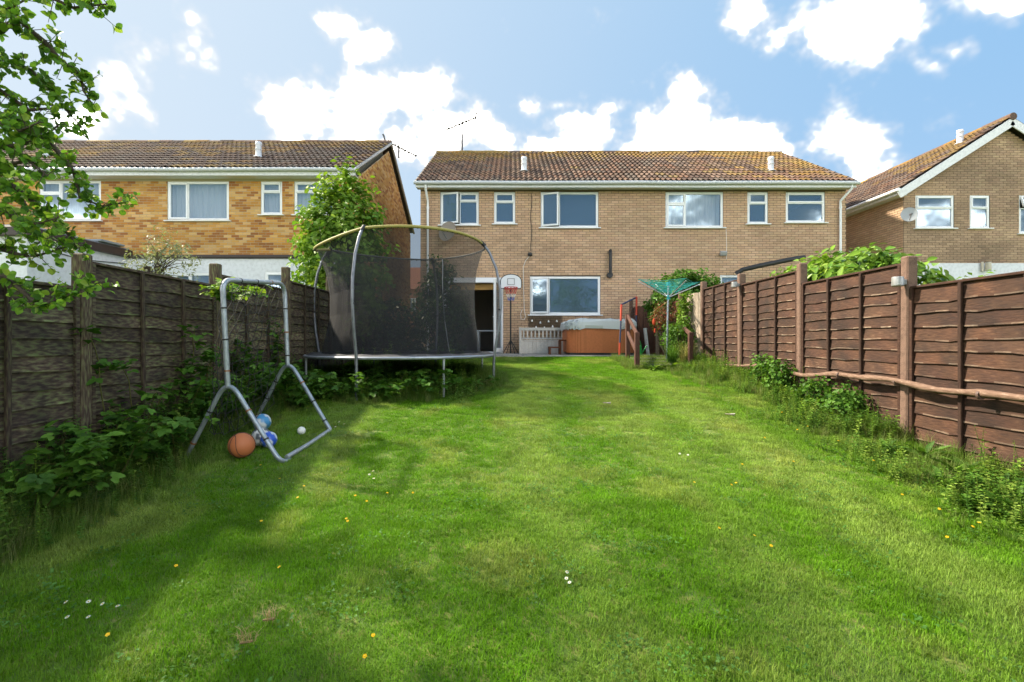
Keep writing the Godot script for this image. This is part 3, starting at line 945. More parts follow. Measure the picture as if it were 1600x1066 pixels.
func right_house() -> void:
	var h := thing("gable_house", "dull tan brick house with white bargeboards and painted brick plinth behind the brown fence", "house", V(15.6, -0.42, 15.3))
	var x0 := 12.4
	var x1 := 18.8
	var base := -0.42
	var top := 4.72
	var apex := 6.75
	var ops := [[12.78, 3.57, 14.0, 4.62], [14.5, 3.57, 15.13, 4.62], [16.06, 3.40, 17.3, 4.62]]
	var rects := []
	for q in ops: rects.append(Rect2(q[0] - x0, q[1] - base, q[2] - q[0], q[3] - q[1]))
	var o := V(x0, base, 15.3)
	var u := Vector3.RIGHT
	var n := Vector3.BACK
	brick_wall(h, o, u, n, x1 - x0, top - base, rects, apex - top, DULL_BRICK, M.mortar_dark, 300, 0.0, 3.0, 0.55)
	window(h, o, u, n, rects[0], [[0, 0, 1, 0.62, "fixed", 0], [0, 0.62, 1, 1, "sash", 0]])
	window(h, o, u, n, rects[1], [[0, 0, 1, 0.62, "fixed", 0], [0, 0.62, 1, 1, "sash", 0]])
	window(h, o, u, n, rects[2], [[0, 0, 1, 0.68, "fixed", 0], [0, 0.68, 1, 1, "top", 16.0]])
	# side wall to the alley
	brick_wall(h, V(x0, base, 15.3 + 9.0), Vector3.BACK, Vector3.LEFT, 9.0, top - base, [], 0.0, TAN_BRICK, M.mortar_dark, 0)
	var b := MB.new()
	b.box(V(15.6, 2.1, 24.3), Vector3(6.4, 5.1, 0.2))
	b.box(V(18.7, 2.1, 19.8), Vector3(0.2, 5.1, 8.9))
	b.box(V(15.6, 2.55, 19.8), Vector3(6.0, 0.2, 8.4))
	b.box(V(15.6, 4.75, 19.8), Vector3(6.0, 0.1, 8.4))
	b.box(V(15.6, 2.1, 18.8), Vector3(6.0, 5.0, 0.1))
	b.box(V(14.3, 2.1, 17.0), Vector3(0.1, 5.0, 3.2))
	part(h, "inner_wall", b, M.room)
	# painted plinth
	b = MB.new()
	b.box(V(15.6, 1.02, 15.285), Vector3(6.42, 2.88, 0.06))
	part(h, "painted_plinth", b, M.render_white)
	# roof: ridge runs away from the garden
	var half := 3.2 + 0.32
	var eave := top + 0.02
	var ridge := apex + 0.24
	var s := Vector3(half, ridge - eave, 0).normalized()
	var ls := Vector2(half, ridge - eave).length()
	var roof := roof_slope(h, V(x0 - 0.32, eave, 15.3 + 9.0), Vector3.BACK, s, 9.25, ls, TILES, MOSS, 300)
	ridge_tiles(roof, V(15.6, ridge, 15.02), V(15.6, ridge, 24.3), TILES + MOSS)
	b = MB.new()
	b.quad_out(V(15.6, ridge, 15.05), V(15.6, ridge, 24.3), V(x1 + 0.32, eave, 24.3), V(x1 + 0.32, eave, 15.05), V(15.6, 0, 19))
	part(h, "far_slope", b, M.under_roof)
	for sg in [-1.0, 1.0]:
		b = MB.new()
		var a := V(15.6, ridge - 0.16, 15.06)
		var e := V(15.6 + sg * half, eave - 0.16, 15.06)
		var dirv := (e - a).normalized()
		b.box((a + e) * 0.5, Vector3((e - a).length() + 0.05, 0.24, 0.035), 0.004, Basis(dirv, Vector3(-dirv.y, dirv.x, 0) * (1.0 if sg > 0 else -1.0), Vector3.BACK if sg > 0 else Vector3.FORWARD))
		part(h, "bargeboard", b, M.fascia)
	b = MB.new()
	b.box(V(x0 - 0.16, eave - 0.15, 19.7), Vector3(0.3, 0.03, 9.1))
	b.box(V(x0 - 0.30, eave - 0.06, 19.7), Vector3(0.03, 0.2, 9.1))
	part(h, "soffit", b, M.fascia)
	b = MB.new()
	b.tube([V(x0 - 0.38, eave - 0.03, 15.0), V(x0 - 0.38, eave - 0.04, 24.0)], 0.056, 10)
	part(h, "gutter", b, M.upvc)
	vent_pipe(h, V(14.75, 6.48, 15.9), 0.46)
	b = MB.new()
	b.col = Color(0.5, 0.45, 0.36)
	b.lathe([[0.0, 0.0], [0.07, 0.0], [0.08, 0.03], [0.07, 0.24], [0.075, 0.27], [0.0, 0.28]], V(14.93, 2.2, 15.14), 10)
	b.box(V(14.80, 2.34, 15.2), Vector3(0.06, 0.3, 0.06), 0.01)
	part(h, "wall_lamp", b, M.plain)

func far_house() -> void:
	var h := thing("distant_house", "small far red brick house glimpsed through the alley between the houses", "house", V(-9.5, -0.42, 46))
	var b := MB.new()
	b.col = Color(0.42, 0.20, 0.12)
	b.box(V(-9.5, 2.2, 46), Vector3(9, 5.2, 6))
	part(h, "wall", b, M.brick)
	b = MB.new()
	b.col = Color(0.33, 0.14, 0.09)
	b.quad_out(V(-14.3, 4.6, 42.7), V(-4.7, 4.6, 42.7), V(-4.7, 7.0, 46), V(-14.3, 7.0, 46), V(-9, 0, 46))
	b.quad_out(V(-14.3, 4.6, 49.3), V(-4.7, 4.6, 49.3), V(-4.7, 7.0, 46), V(-14.3, 7.0, 46), V(-9, 0, 46))
	part(h, "roof", b, M.tile)
	for x in [-11.5, -9.2, -7.2]:
		b = MB.new()
		b.box(V(x, 3.2, 42.98), Vector3(1.3, 1.2, 0.08), 0.02)
		var w := part(h, "window", b, M.upvc)
		b = MB.new()
		b.box(V(x, 3.2, 42.93), Vector3(1.1, 1.0, 0.02))
		part(w, "pane", b, M.glass)

func aerial(at: Vector3, h: float, turn: float, label: String) -> void:
	var t := thing("tv_aerial", label, "aerial", at)
	var b := MB.new()
	b.col = Color(0.08, 0.08, 0.085)
	b.tube([at, at + Vector3(0, h, 0)], 0.042, 6)
	part(t, "mast", b, M.steel)
	var dirv := Vector3(cos(turn), 0.28, sin(turn)).normalized()
	var side := dirv.cross(Vector3.UP).normalized()
	var p := at + Vector3(0, h - 0.08, 0)
	b = MB.new()
	b.col = Color(0.08, 0.08, 0.085)
	b.tube([p - dirv * 0.75, p + dirv * 0.62], 0.032, 6)
	part(t, "boom", b, M.steel)
	for k in 9:
		b = MB.new()
		b.col = Color(0.2, 0.2, 0.21)
		var q := p + dirv * (-0.72 + 0.15 * k)
		var L := 0.10 + 0.012 * k
		b.tube([q - side * L, q + side * L], 0.022, 5)
		part(t, "element", b, M.steel)
	b = MB.new()
	b.col = Color(0.1, 0.1, 0.1)
	for k in [-1.0, 1.0]:
		b.tube([p + dirv * 0.56, p + dirv * 0.62 + Vector3(0, 0.16 * k, 0), p + dirv * 0.66 + Vector3(0, 0.2 * k, 0)], 0.034, 5)
	part(t, "reflector", b, M.steel)

func dish(at: Vector3, face: Vector3, r: float, col: Color, label: String) -> void:
	var t := thing("satellite_dish", label, "dish", at)
	face = face.normalized()
	var x := Vector3.UP.cross(face).normalized()
	var B := Basis(x, face, x.cross(face))
	var b := MB.new()
	b.col = col
	var prof := []
	for k in 7: prof.append([maxf(r * k / 6.0, 0.001), 0.16 * r * pow(k / 6.0, 2.0)])
	prof.append([r * 1.02, 0.17 * r])
	prof.append([r * 1.0, 0.13 * r])
	b.lathe(prof, at + face * 0.12, 28, B)
	part(t, "reflector", b, M.plain)
	b = MB.new()
	b.col = Color(0.25, 0.25, 0.26)
	var foot := at + face * 0.13 - B.z * 0.0 + Vector3(0, -r * 0.9, 0)
	var lnb := at + face * (0.12 + r * 1.15) + Vector3(0, -r * 0.25, 0)
	b.tube([foot, lnb], 0.014, 6)
	part(t, "arm", b, M.plain)
	b = MB.new()
	b.col = Color(0.12, 0.12, 0.13)
	b.tube([lnb, lnb - (lnb - at).normalized() * 0.12], [0.03, 0.04], 8)
	part(t, "receiver", b, M.plain)
	b = MB.new()
	b.col = Color(0.3, 0.3, 0.31)
	b.tube([at + face * 0.11, at - face * 0.06 + Vector3(0, -0.08, 0)], 0.025, 6)
	part(t, "bracket", b, M.plain)

# ------------------------------------------------------------------ fences
func board_mesh(col: Color, k: int, stain: Color, wear: Color) -> ArrayMesh:
	var b := MB.new()
	b.col = col
	var N := 12
	var f := FastNoiseLite.new()
	f.seed = 100 + k; f.frequency = 1.1; f.fractal_octaves = 2
	var dip := rnd(0.2, 1.6)
	for i in N:
		var z := [1.8 * i / N, 1.8 * (i + 1) / N]
		var e := []
		for q in z:
			var w: float = f.get_noise_1d(q) * 0.022 - 0.016 * exp(-pow((q - dip) / 0.12, 2.0))
			e.append([Vector3(0.026, w, q), Vector3(0.012, w, q), Vector3(0.002 + 0.006 * f.get_noise_1d(q + 40.0), 0.165, q)])
		var u0: Vector3 = e[0][0].lerp(e[0][2], 0.085)
		var u1: Vector3 = e[1][0].lerp(e[1][2], 0.085)
		var worn: float = clampf(f.get_noise_1d(z[0] * 3.0 + 90.0) * 2.2 + 0.45, 0.0, 1.0)
		b.quad_out(u0, u1, e[1][2], e[0][2], Vector3(-1, 0.08, z[0]))
		b.col = col.lerp(wear, worn * 0.6)
		b.quad_out(e[0][0], e[1][0], u1, u0, Vector3(-1, 0.08, z[0]))
		b.col = col
		b.quad_out(e[0][0], e[1][0], e[1][1], e[0][1], Vector3(0.02, 1, z[0]))
	for q in b.v.size():
		var p := b.v[q]
		var g := f.get_noise_2d(p.z * 2.4 + 11.0, p.y * 4.0 + k) * 0.9 + 1.0
		var h := clampf(f.get_noise_2d(p.z * 1.7 - 31.0, p.y * 3.0 - k) * 2.0, 0.0, 1.0)
		b.c[q] = Color(b.c[q].r * g * lerpf(1.0, stain.r, h), b.c[q].g * g * lerpf(1.0, stain.g, h), b.c[q].b * g * lerpf(1.0, stain.b, h))
	return b.done()

func lap_fence(called: String, label: String, x: float, face: float, ds: Array, tops: Array, post_tops: Array, cols: Array, wood: Material, wood_up: Material, post_mat: Material, post_col: Color, panel_h: float, gravel: bool, stain: Color) -> void:
	var f := thing(called, label, "fence", V(x, rise(ds[0]), ds[0]))
	var shapes := []
	for k in 14:
		var c: Color = cols[k % cols.size()]
		var q := rnd(0.72, 1.25)
		shapes.append(board_mesh(Color(c.r * q, c.g * q, c.b * q), k, stain, Color(0.34, 0.28, 0.22) if gravel else Color(0.22, 0.20, 0.15)))
	var B := Basis(Vector3(face, 0, 0), Vector3.UP, Vector3(0, 0, face))
	for i in ds.size() - 1:
		var d0: float = ds[i] + 0.06
		var d1: float = ds[i + 1] - 0.06
		var top: float = tops[i]
		var bot := top - panel_h
		var md := (d0 + d1) * 0.5
		var fr := MB.new()
		fr.col = cols[0]
		fr.box(V(x + face * 0.0, top + 0.012, md), Vector3(0.07, 0.026, d1 - d0), 0.004)
		for dd in [d0 + 0.02, d1 - 0.02]:
			fr.box(V(x + face * 0.032, (top + bot) * 0.5, dd), Vector3(0.03, panel_h, 0.04), 0.004)
		fr.box(V(x - face * 0.03, (top + bot) * 0.5, md), Vector3(0.012, panel_h - 0.02, d1 - d0 - 0.02))
		var pn := part(f, "fence_panel", fr, wood)
		var n := int(panel_h / 0.128)
		var st := (panel_h - 0.16) / (n - 1)
		for j in n:
			var t := Transform3D(B.scaled_local(Vector3(1, 1, (d1 - d0 - 0.01) / 1.8)).rotated(Vector3.RIGHT, rnd(-0.006, 0.006)), V(x + face * 0.0, bot + st * j - 0.0, d0 + 0.005 if face < 0 else d1 - 0.005))
			piece(pn, "board", shapes[rng.randi() % shapes.size()], wood, t)
		for q in [0.335, 0.67]:
			var bt := MB.new()
			bt.col = cols[1] * 0.9
			bt.box(V(x + face * 0.040, (top + bot) * 0.5, lerpf(d0, d1, q)), Vector3(0.03, panel_h - 0.01, 0.038), 0.005, Basis(Vector3.RIGHT, rnd(-0.012, 0.012)))
			part(pn, "batten", bt, wood_up)
		if gravel:
			var gb := MB.new()
			gb.col = Color(0.20, 0.15, 0.12)
			gb.box(V(x, bot - 0.16, md), Vector3(0.05, 0.30, d1 - d0 + 0.02), 0.01)
			part(f, "gravel_board", gb, M.concrete)
	for i in ds.size():
		var b := MB.new()
		b.col = post_col
		var g := rise(ds[i]) - 0.3
		var lean := Basis(Vector3.RIGHT, rnd(-0.01, 0.01))
		b.box(V(x, (post_tops[i] + g) * 0.5, ds[i]), Vector3(0.12, post_tops[i] - g, 0.105), 0.014, lean)
		part(f, "fence_post", b, post_mat)

func fences() -> void:
	var red := [Color(0.076, 0.034, 0.018), Color(0.065, 0.029, 0.015), Color(0.086, 0.042, 0.023), Color(0.078, 0.036, 0.018), Color(0.091, 0.047, 0.027)]
	lap_fence("brown_lap_fence", "sunlit reddish brown waney lap fence with a rustic rail along it", 4.4, -1.0, [3.41, 5.36, 7.33, 9.26, 11.09], [0.575, 0.85, 1.06, 1.17], [0.72, 0.94, 1.18, 1.29, 1.36], red, M.wood_r, M.wood_up, M.concrete, Color(0.19, 0.115, 0.085), 1.76, true, Color(1.35, 1.45, 1.5))
	var dull := [Color(0.151, 0.108, 0.090), Color(0.116, 0.079, 0.065), Color(0.173, 0.131, 0.106), Color(0.146, 0.113, 0.087), Color(0.129, 0.090, 0.076)]
	lap_fence("weathered_lap_fence", "dark weathered lap fence with greenish boards behind the grey rebound goal", -3.8, 1.0, [2.33, 4.26, 6.19, 8.12, 10.05, 11.98, 13.9], [0.45, 0.69, 0.84, 1.0, 1.12, 1.2], [0.6, 0.77, 0.99, 1.24, 1.32, 1.38, 1.4], dull, M.wood_l, M.wood_up_l, M.wood_up_l, Color(0.20, 0.15, 0.115), 1.78, false, Color(1.3, 1.5, 1.15))
	# rustic rail
	var r := thing("rustic_rail", "grey brown knobbly pole running along the brown fence", "rail", V(4.3, -0.95, 5.4))
	for span in [[3.2, 7.0, -0.46, 0.032], [6.8, 10.4, -0.47, 0.028]]:
		var b := MB.new()
		b.col = Color(0.30, 0.21, 0.16)
		var pts := []
		var rad := []
		for k in 26:
			var d := lerpf(span[0], span[1], k / 25.0)
			pts.append(V(4.27 + 0.012 * sin(d * 3.1), span[2] + 0.028 * sin(d * 2.3 + 0.6) + 0.012 * sin(d * 6.1), d))
			rad.append(span[3] * (1.0 + 0.16 * sin(d * 9.0) + 0.1 * sin(d * 23.0)))
		b.tube(pts, rad, 9)
		part(r, "pole", b, M.wood_r)
	for d in [3.5, 4.4, 5.36, 6.3, 7.33, 8.3, 9.26, 10.2]:
		var b := MB.new()
		b.col = Color(0.10, 0.06, 0.05)
		b.tube([V(4.27, -0.465 + 0.028 * sin(d * 2.3 + 0.6), d - 0.012), V(4.27, -0.465 + 0.028 * sin(d * 2.3 + 0.6), d + 0.012)], 0.042, 9)
		b.box(V(4.32, -0.465, d), Vector3(0.1, 0.03, 0.02))
		part(r, "bracket", b, M.plain)
	# lamps on the posts
	for q in [[5.36, 0.60, "steel cup-shaped post lamp on the tallest brown fence post"], [9.26, 1.02, "steel cup-shaped post lamp on the fence post by the white board"]]:
		var l := thing("post_lamp", q[2], "lamp", V(4.28, q[1], q[0]))
		var b := MB.new()
		b.col = Color(0.42, 0.43, 0.43)
		b.lathe([[0.0, 0.0], [0.05, 0.0], [0.058, 0.012], [0.056, 0.1], [0.05, 0.105], [0.0, 0.11]], V(4.24, q[1], q[0] - 0.05), 16)
		part(l, "shade", b, M.steel)
		b = MB.new()
		b.col = Color(0.2, 0.2, 0.2)
		b.box(V(4.315, q[1] + 0.05, q[0] - 0.03), Vector3(0.05, 0.06, 0.05), 0.006)
		part(l, "bracket", b, M.plain)
	# white board fence bay past the last lap panel, then vertical boards to the house
	var wf := thing("white_board_panel", "pale whitewashed fence panel half covered by ivy next to the brown fence", "fence panel", V(4.4, -0.45, 11.6))
	for k in 6:
		var b := MB.new()
		b.col = Color(0.60, 0.57, 0.50) * rnd(0.9, 1.05)
		b.box(V(4.38 + rnd(-0.005, 0.005), 0.33, 11.25 + k * 0.152), Vector3(0.03, 1.62 + rnd(-0.03, 0.03), 0.147), 0.005)
		part(wf, "plank", b, M.wood_up)
	var cf := thing("closeboard_fence", "rough brown vertical board fence beside the hot tub", "fence", V(4.0, -0.42, 13.2))
	var a0 := V(4.35, 0, 12.2)
	var a1 := V(3.72, 0, 14.9)
	var du := (a1 - a0).normalized()
	var CB := Basis(Vector3.UP.cross(du), Vector3.UP, du)
	for k in 24:
		var b := MB.new()
		b.col = Color(0.165, 0.085, 0.055) * rnd(0.7, 1.25)
		var p := a0.lerp(a1, (k + 0.5) / 24.0)
		b.box(Vector3(p.x + rnd(-0.008, 0.008), EYE + 0.30 + rnd(-0.03, 0.03), p.z), Vector3(0.022, 1.46, 0.108), 0.004, CB)
		part(cf, "board", b, M.wood_up)
	for k in 3:
		var b := MB.new()
		b.col = Color(0.55, 0.50, 0.42) if k == 1 else Color(0.2, 0.12, 0.08)
		var p := a0.lerp(a1, [0.02, 0.42, 0.98][k])
		b.box(Vector3(p.x - 0.07, EYE + 0.40, p.z), Vector3(0.08, 1.75, 0.08), 0.008, CB)
		part(cf, "post", b, M.wood_up)

# ------------------------------------------------------------------ play things
func arc_pts(a: Vector3, corner: Vector3, e: Vector3, r: float, n := 7) -> Array:
	var p0 := corner + (a - corner).normalized() * r
	var p1 := corner + (e - corner).normalized() * r
	var out := []
	for k in n:
		var t := k / float(n - 1)
		out.append(p0.lerp(corner, t).lerp(corner.lerp(p1, t), t))
	return out

func trampoline() -> void:
	var cx := -2.0
	var cd := 8.9
	var hy := -0.26
	var r := 1.68
	var t := thing("trampoline", "round black trampoline with sagging safety net and yellow top rod", "trampoline", V(cx, rise(cd), cd))
	var at := func(a: float, rr: float, h: float) -> Vector3: return V(cx + rr * sin(a), h, cd - rr * cos(a))
	var ring := []
	for k in 48: ring.append(at.call(TAU * k / 48.0, r, hy))
	var b := MB.new()
	b.col = Color(0.42, 0.45, 0.50)
	b.tube(ring, 0.026, 8, false, true)
	part(t, "frame_ring", b, M.steel)
	b = MB.new()
	b.col = Color(0.016, 0.016, 0.018)
	var c0: Vector3 = at.call(0.0, 0.0, hy - 0.03)
	for k in 40:
		var a0 := TAU * k / 40.0
		var a1 := TAU * (k + 1) / 40.0
		b.tri_out(c0, at.call(a0, 1.42, hy + 0.01), at.call(a1, 1.42, hy + 0.01), c0 - Vector3(0, 1, 0))
	part(t, "jumping_mat", b, M.soft)
	b = MB.new()
	for k in 72:
		var a0 := TAU * k / 72.0
		var a1 := TAU * (k + 1) / 72.0
		b.col = Color(0.03, 0.03, 0.034) * (1.0 + 0.8 * maxf(0.0, sin(k * 2.7)))
		var w0 := 0.022 + 0.014 * sin(k * 1.9) + 0.01 * sin(k * 4.3)
		var w1 := 0.022 + 0.014 * sin((k + 1) * 1.9) + 0.01 * sin((k + 1) * 4.3)
		b.quad_out(at.call(a0, 1.38, hy + 0.03), at.call(a1, 1.38, hy + 0.03), at.call(a1, 1.56, hy + 0.03 + w1), at.call(a0, 1.56, hy + 0.03 + w0), at.call(a0, 1.5, hy - 1.0))
		b.quad_out(at.call(a0, 1.56, hy + 0.03 + w0), at.call(a1, 1.56, hy + 0.03 + w1), at.call(a1, 1.69 + w1, hy + 0.012 - w1 * 0.6), at.call(a0, 1.69 + w0, hy + 0.012 - w0 * 0.6), at.call(a0, 1.5, hy - 1.0))
	part(t, "edge_pad", b, M.plain)
	var spots := [-11.0, 79.0, 169.0, 259.0]
	for k in 4:
		var a := deg_to_rad(spots[k])
		b = MB.new()
		b.col = Color(0.22, 0.235, 0.26)
		var pts := []
		var g := rise(cd - 1.7 * cos(a)) - 0.05
		for q in [[1.70, g], [1.71, hy - 0.1], [1.72, hy + 0.05], [1.79, hy + 0.45], [1.83, hy + 0.85], [1.82, hy + 1.2], [1.75, hy + 1.55], [1.63, hy + 1.83], [1.51, hy + 2.0]]:
			pts.append(at.call(a, q[0], q[1]))
		b.tube(pts, 0.024, 9)
		var pole := part(t, "pole", b, M.steel)
		b = MB.new()
		b.col = Color(0.02, 0.02, 0.02)
		b.tube([at.call(a, 1.55, hy + 1.95), at.call(a, 1.47, hy + 2.03)], 0.034, 8)
		b.tube([at.call(a, 1.815, hy + 0.80), at.call(a, 1.818, hy + 0.83)], 0.029, 9)
		part(pole, "cap", b, M.plain)
	for a_ in [34.0, 124.0, 214.0, 304.0]:
		var a := deg_to_rad(a_)
		b = MB.new()
		b.col = Color(0.40, 0.42, 0.46)
		b.tube([at.call(a, 1.68, hy), at.call(a, 1.68, rise(cd - 1.7 * cos(a)) - 0.05)], 0.02, 8)
		part(t, "leg", b, M.steel)
	var topr := func(a: float) -> float:
		var q := fposmod(rad_to_deg(a) + 11.0, 90.0) / 90.0
		var side := fposmod(rad_to_deg(a) + 11.0, 360.0) > 270.0
		return 2.0 + (0.035 if not side else -0.17) * sin(PI * q)
	for k in 4:
		b = MB.new()
		var pts := []
		for i in 13:
			var a := deg_to_rad(spots[k] + 90.0 * i / 12.0)
			pts.append(at.call(a, 1.49 + 0.03 * sin(PI * i / 12.0), hy + topr.call(a)))
		b.col = Color(0.30, 0.26, 0.07) if k == 0 or k == 3 else Color(0.06, 0.06, 0.055)
		b.tube(pts, 0.024 if k == 0 or k == 3 else 0.016, 8)
		var rod := part(t, "top_rod", b, M.plain)
		b = MB.new()
		b.col = Color(0.03, 0.03, 0.03)
		for i in range(0, 24):
			var a := deg_to_rad(spots[k] + 90.0 * (i + 0.5) / 24.0)
			var p: Vector3 = at.call(a, 1.49 + 0.03 * sin(PI * (i + 0.5) / 24.0), hy + topr.call(a) - 0.008)
			b.box(p, Vector3(0.02, 0.045, 0.02), 0.004)
		part(rod, "net_loops", b, M.plain).set_meta("kind", "stuff")
	b = MB.new()
	var prof := [[1.42, 0.02], [1.38, 0.35], [1.335, 0.75], [1.33, 1.15], [1.37, 1.55], [1.44, 1.85], [1.49, 1.99]]
	var N := 72
	for k in N:
		for i in prof.size() - 1:
			var q := []
			for s in [[k, i], [k + 1, i], [k + 1, i + 1], [k, i + 1]]:
				var a: float = TAU * s[0] / N
				var dp := fposmod(rad_to_deg(a) + 11.0, 90.0) / 90.0
				var tt: float = prof[s[1]][1] / 2.0
				var tall: float = topr.call(a) / 2.0
				var rr: float = prof[s[1]][0] - 0.10 * sin(PI * dp) * sin(PI * clampf(tt, 0, 1)) * 0.8 + 0.008 * sin(s[0] * 1.7 + s[1])
				q.append(at.call(a, rr, hy + prof[s[1]][1] * tall))
			b.quad(q[0], q[1], q[2], q[3])
	part(t, "safety_net", b, M.net)
	b = MB.new()
	b.col = Color(0.35, 0.36, 0.38)
	var zp := []
	for i in prof.size(): zp.append(at.call(deg_to_rad(150.0 + i * 1.5), prof[i][0] - 0.03, hy + prof[i][1]))
	b.tube(zp, 0.01, 5)
	part(t, "zip", b, M.plain)

func rebound_goal() -> void:
	var t := thing("rebound_goal", "rusty grey tube rebound goal with torn black net standing by the weathered fence", "goal", V(-2.72, -1.1, 5.3))
	var g := func(x: float, d: float, h: float) -> Vector3: return V(x, rise(d) + h, d)
	var F := [Vector2(-3.25, 4.80), Vector2(-2.27, 4.70), Vector2(-3.23, 6.05), Vector2(-2.13, 5.66)]
	var apex := [V(-2.80, -0.455, 4.76), V(-2.72, -0.31, 5.86)]
	var tops := [V(-2.83, 0.60, 4.72), V(-2.76, 0.70, 5.86)]
	var tubes := []
	for k in 2:
		var f0: Vector3 = g.call(F[k * 2].x, F[k * 2].y, 0.0)
		var f1: Vector3 = g.call(F[k * 2 + 1].x, F[k * 2 + 1].y, 0.03)
		var b := MB.new()
		b.col = Color(0.36, 0.40, 0.45)
		var top: Vector3 = apex[k] + Vector3(0, 0.1, 0)
		var pts := [f0]
		pts.append_array(arc_pts(f0, top, f1, 0.22, 9))
		if k == 0:
			var f2: Vector3 = g.call(F[3].x, F[3].y, 0.03)
			pts.append_array(arc_pts(top, f1 + (f1 - top).normalized() * 0.06, f2, 0.14, 6))
		else: pts.append(f1)
		b.tube(pts, 0.023, 10)
		part(t, "base_leg", b, M.steel)
		tubes.append(pts)
	var bar := MB.new()
	bar.col = Color(0.44, 0.47, 0.50)
	var q0: Vector3 = g.call(F[1].x + 0.02, F[1].y, 0.02)
	var q1: Vector3 = g.call(F[3].x, F[3].y, 0.03)
	bar.tube([q0.lerp(q1, 0.1), q0.lerp(q1, 0.5) - Vector3(0, 0.01, 0), q1], 0.024, 8)
	part(t, "ground_bar", bar, M.steel)
	var up := MB.new()
	up.col = Color(0.38, 0.42, 0.47)
	var pts := [apex[0]]
	pts.append_array(arc_pts(apex[0], tops[0], tops[1], 0.13))
	pts.append_array(arc_pts(tops[0], tops[1], apex[1], 0.16))
	pts.append(apex[1])
	up.tube(pts, 0.025, 10)
	part(t, "upright", up, M.steel)
	tubes.append(pts)
	# black ties and rust
	for p in tubes:
		for k in p.size() - 1:
			var a: Vector3 = p[k]
			var e: Vector3 = p[k + 1]
			var L := a.distance_to(e)
			var n := int(L / 0.24)
			for i in n:
				var q := a.lerp(e, (i + 0.5) / n)
				var b := MB.new()
				b.col = Color(0.02, 0.02, 0.02) if (i + k) % 3 else Color(0.22, 0.09, 0.035)
				b.tube([q, q + (e - a).normalized() * 0.016], 0.0275, 9)
				part(t, "tie", b, M.plain)
	# net: knotted lattice hanging from the upright
	var nb := MB.new()
	nb.col = Color(0.02, 0.02, 0.022)
	var NI := 13
	var NJ := 15
	var node := func(i: int, j: int) -> Vector3:
		var s := i / float(NI)
		var v := j / float(NJ)
		var top := Vector3(tops[0]).lerp(tops[1], s)
		var low := Vector3(apex[0]).lerp(apex[1], s) + Vector3(-0.18, -0.45, 0)
		var p := top.lerp(low, v)
		p.x -= 0.16 * sin(PI * s) * sin(PI * minf(v * 0.8, 1.0)) + 0.02 * sin(i * 3.7 + j * 2.1)
		p.y -= 0.10 * sin(PI * s) * (0.4 + v) + 0.018 * sin(i * 2.3 + j * 4.1)
		return p
	for i in NI + 1:
		for j in NJ + 1:
			if i < NI: nb.tube([node.call(i, j), node.call(i + 1, j)], 0.004, 3, false)
			if j < NJ: nb.tube([node.call(i, j), node.call(i, j + 1)], 0.004, 3, false)
	part(t, "net", nb, M.plain)

func ball(called: String, label: String, at: Vector3, r: float, colour: Color, marks: Color, kind: int) -> void:
	var t := thing(called, label, "ball", at)
	var b := MB.new()
	b.col = colour
	var c := at + Vector3(0, r, 0)
	b.ball(c, r, 14)
	if kind == 2:
		for k in b.v.size():
			var p := (b.v[k] - c) / r
			b.c[k] = marks if sin(p.x * 6.0 + 1.0) * sin(p.y * 6.0) + 0.6 * sin(p.z * 7.0 + p.x * 3.0) > 0.25 else colour
	part(t, "shell", b, M.plain if kind == 1 else M.gloss)
	if kind == 1:
		for k in 3:
			var s := MB.new()
			s.col = marks
			var pts := []
			var B := Basis(Vector3(0.3, 0.7, 0.6).normalized(), 1.1 * k + 0.4)
			for i in 32:
				var a := TAU * i / 32.0
				pts.append(c + B * Vector3(cos(a), sin(a), 0.0 if k < 2 else 0.35 * sin(2 * a)).normalized() * r * 1.002)
			s.tube(pts, 0.0035, 5, false, true)
			part(t, "seam", s, M.plain)

func balls() -> void:
	var g := func(x: float, d: float) -> Vector3: return Vector3(x, gy(x, -d) + 0.005, -d)
	ball("basketball", "faded orange basketball with dark seams lying under the rebound goal", g.call(-2.72, 4.86), 0.125, Color(0.50, 0.155, 0.055), Color(0.06, 0.03, 0.02), 1)
	ball("football", "white and grey football tucked behind the orange basketball", g.call(-2.70, 5.20), 0.10, Color(0.62, 0.63, 0.62), Color(0.10, 0.11, 0.12), 2)
	ball("football", "royal blue and white football by the goal's curved leg", g.call(-2.60, 5.16), 0.085, Color(0.03, 0.10, 0.50), Color(0.65, 0.68, 0.72), 2)
	ball("football", "pale blue and white football among the grass behind the goal net", g.call(-2.95, 5.7), 0.10, Color(0.06, 0.25, 0.48), Color(0.6, 0.64, 0.66), 2)
	ball("small_ball", "small plain white ball on the grass inside the goal frame", g.call(-2.42, 5.55), 0.046, Color(0.72, 0.72, 0.68), Color(0.72, 0.72, 0.68), 0)

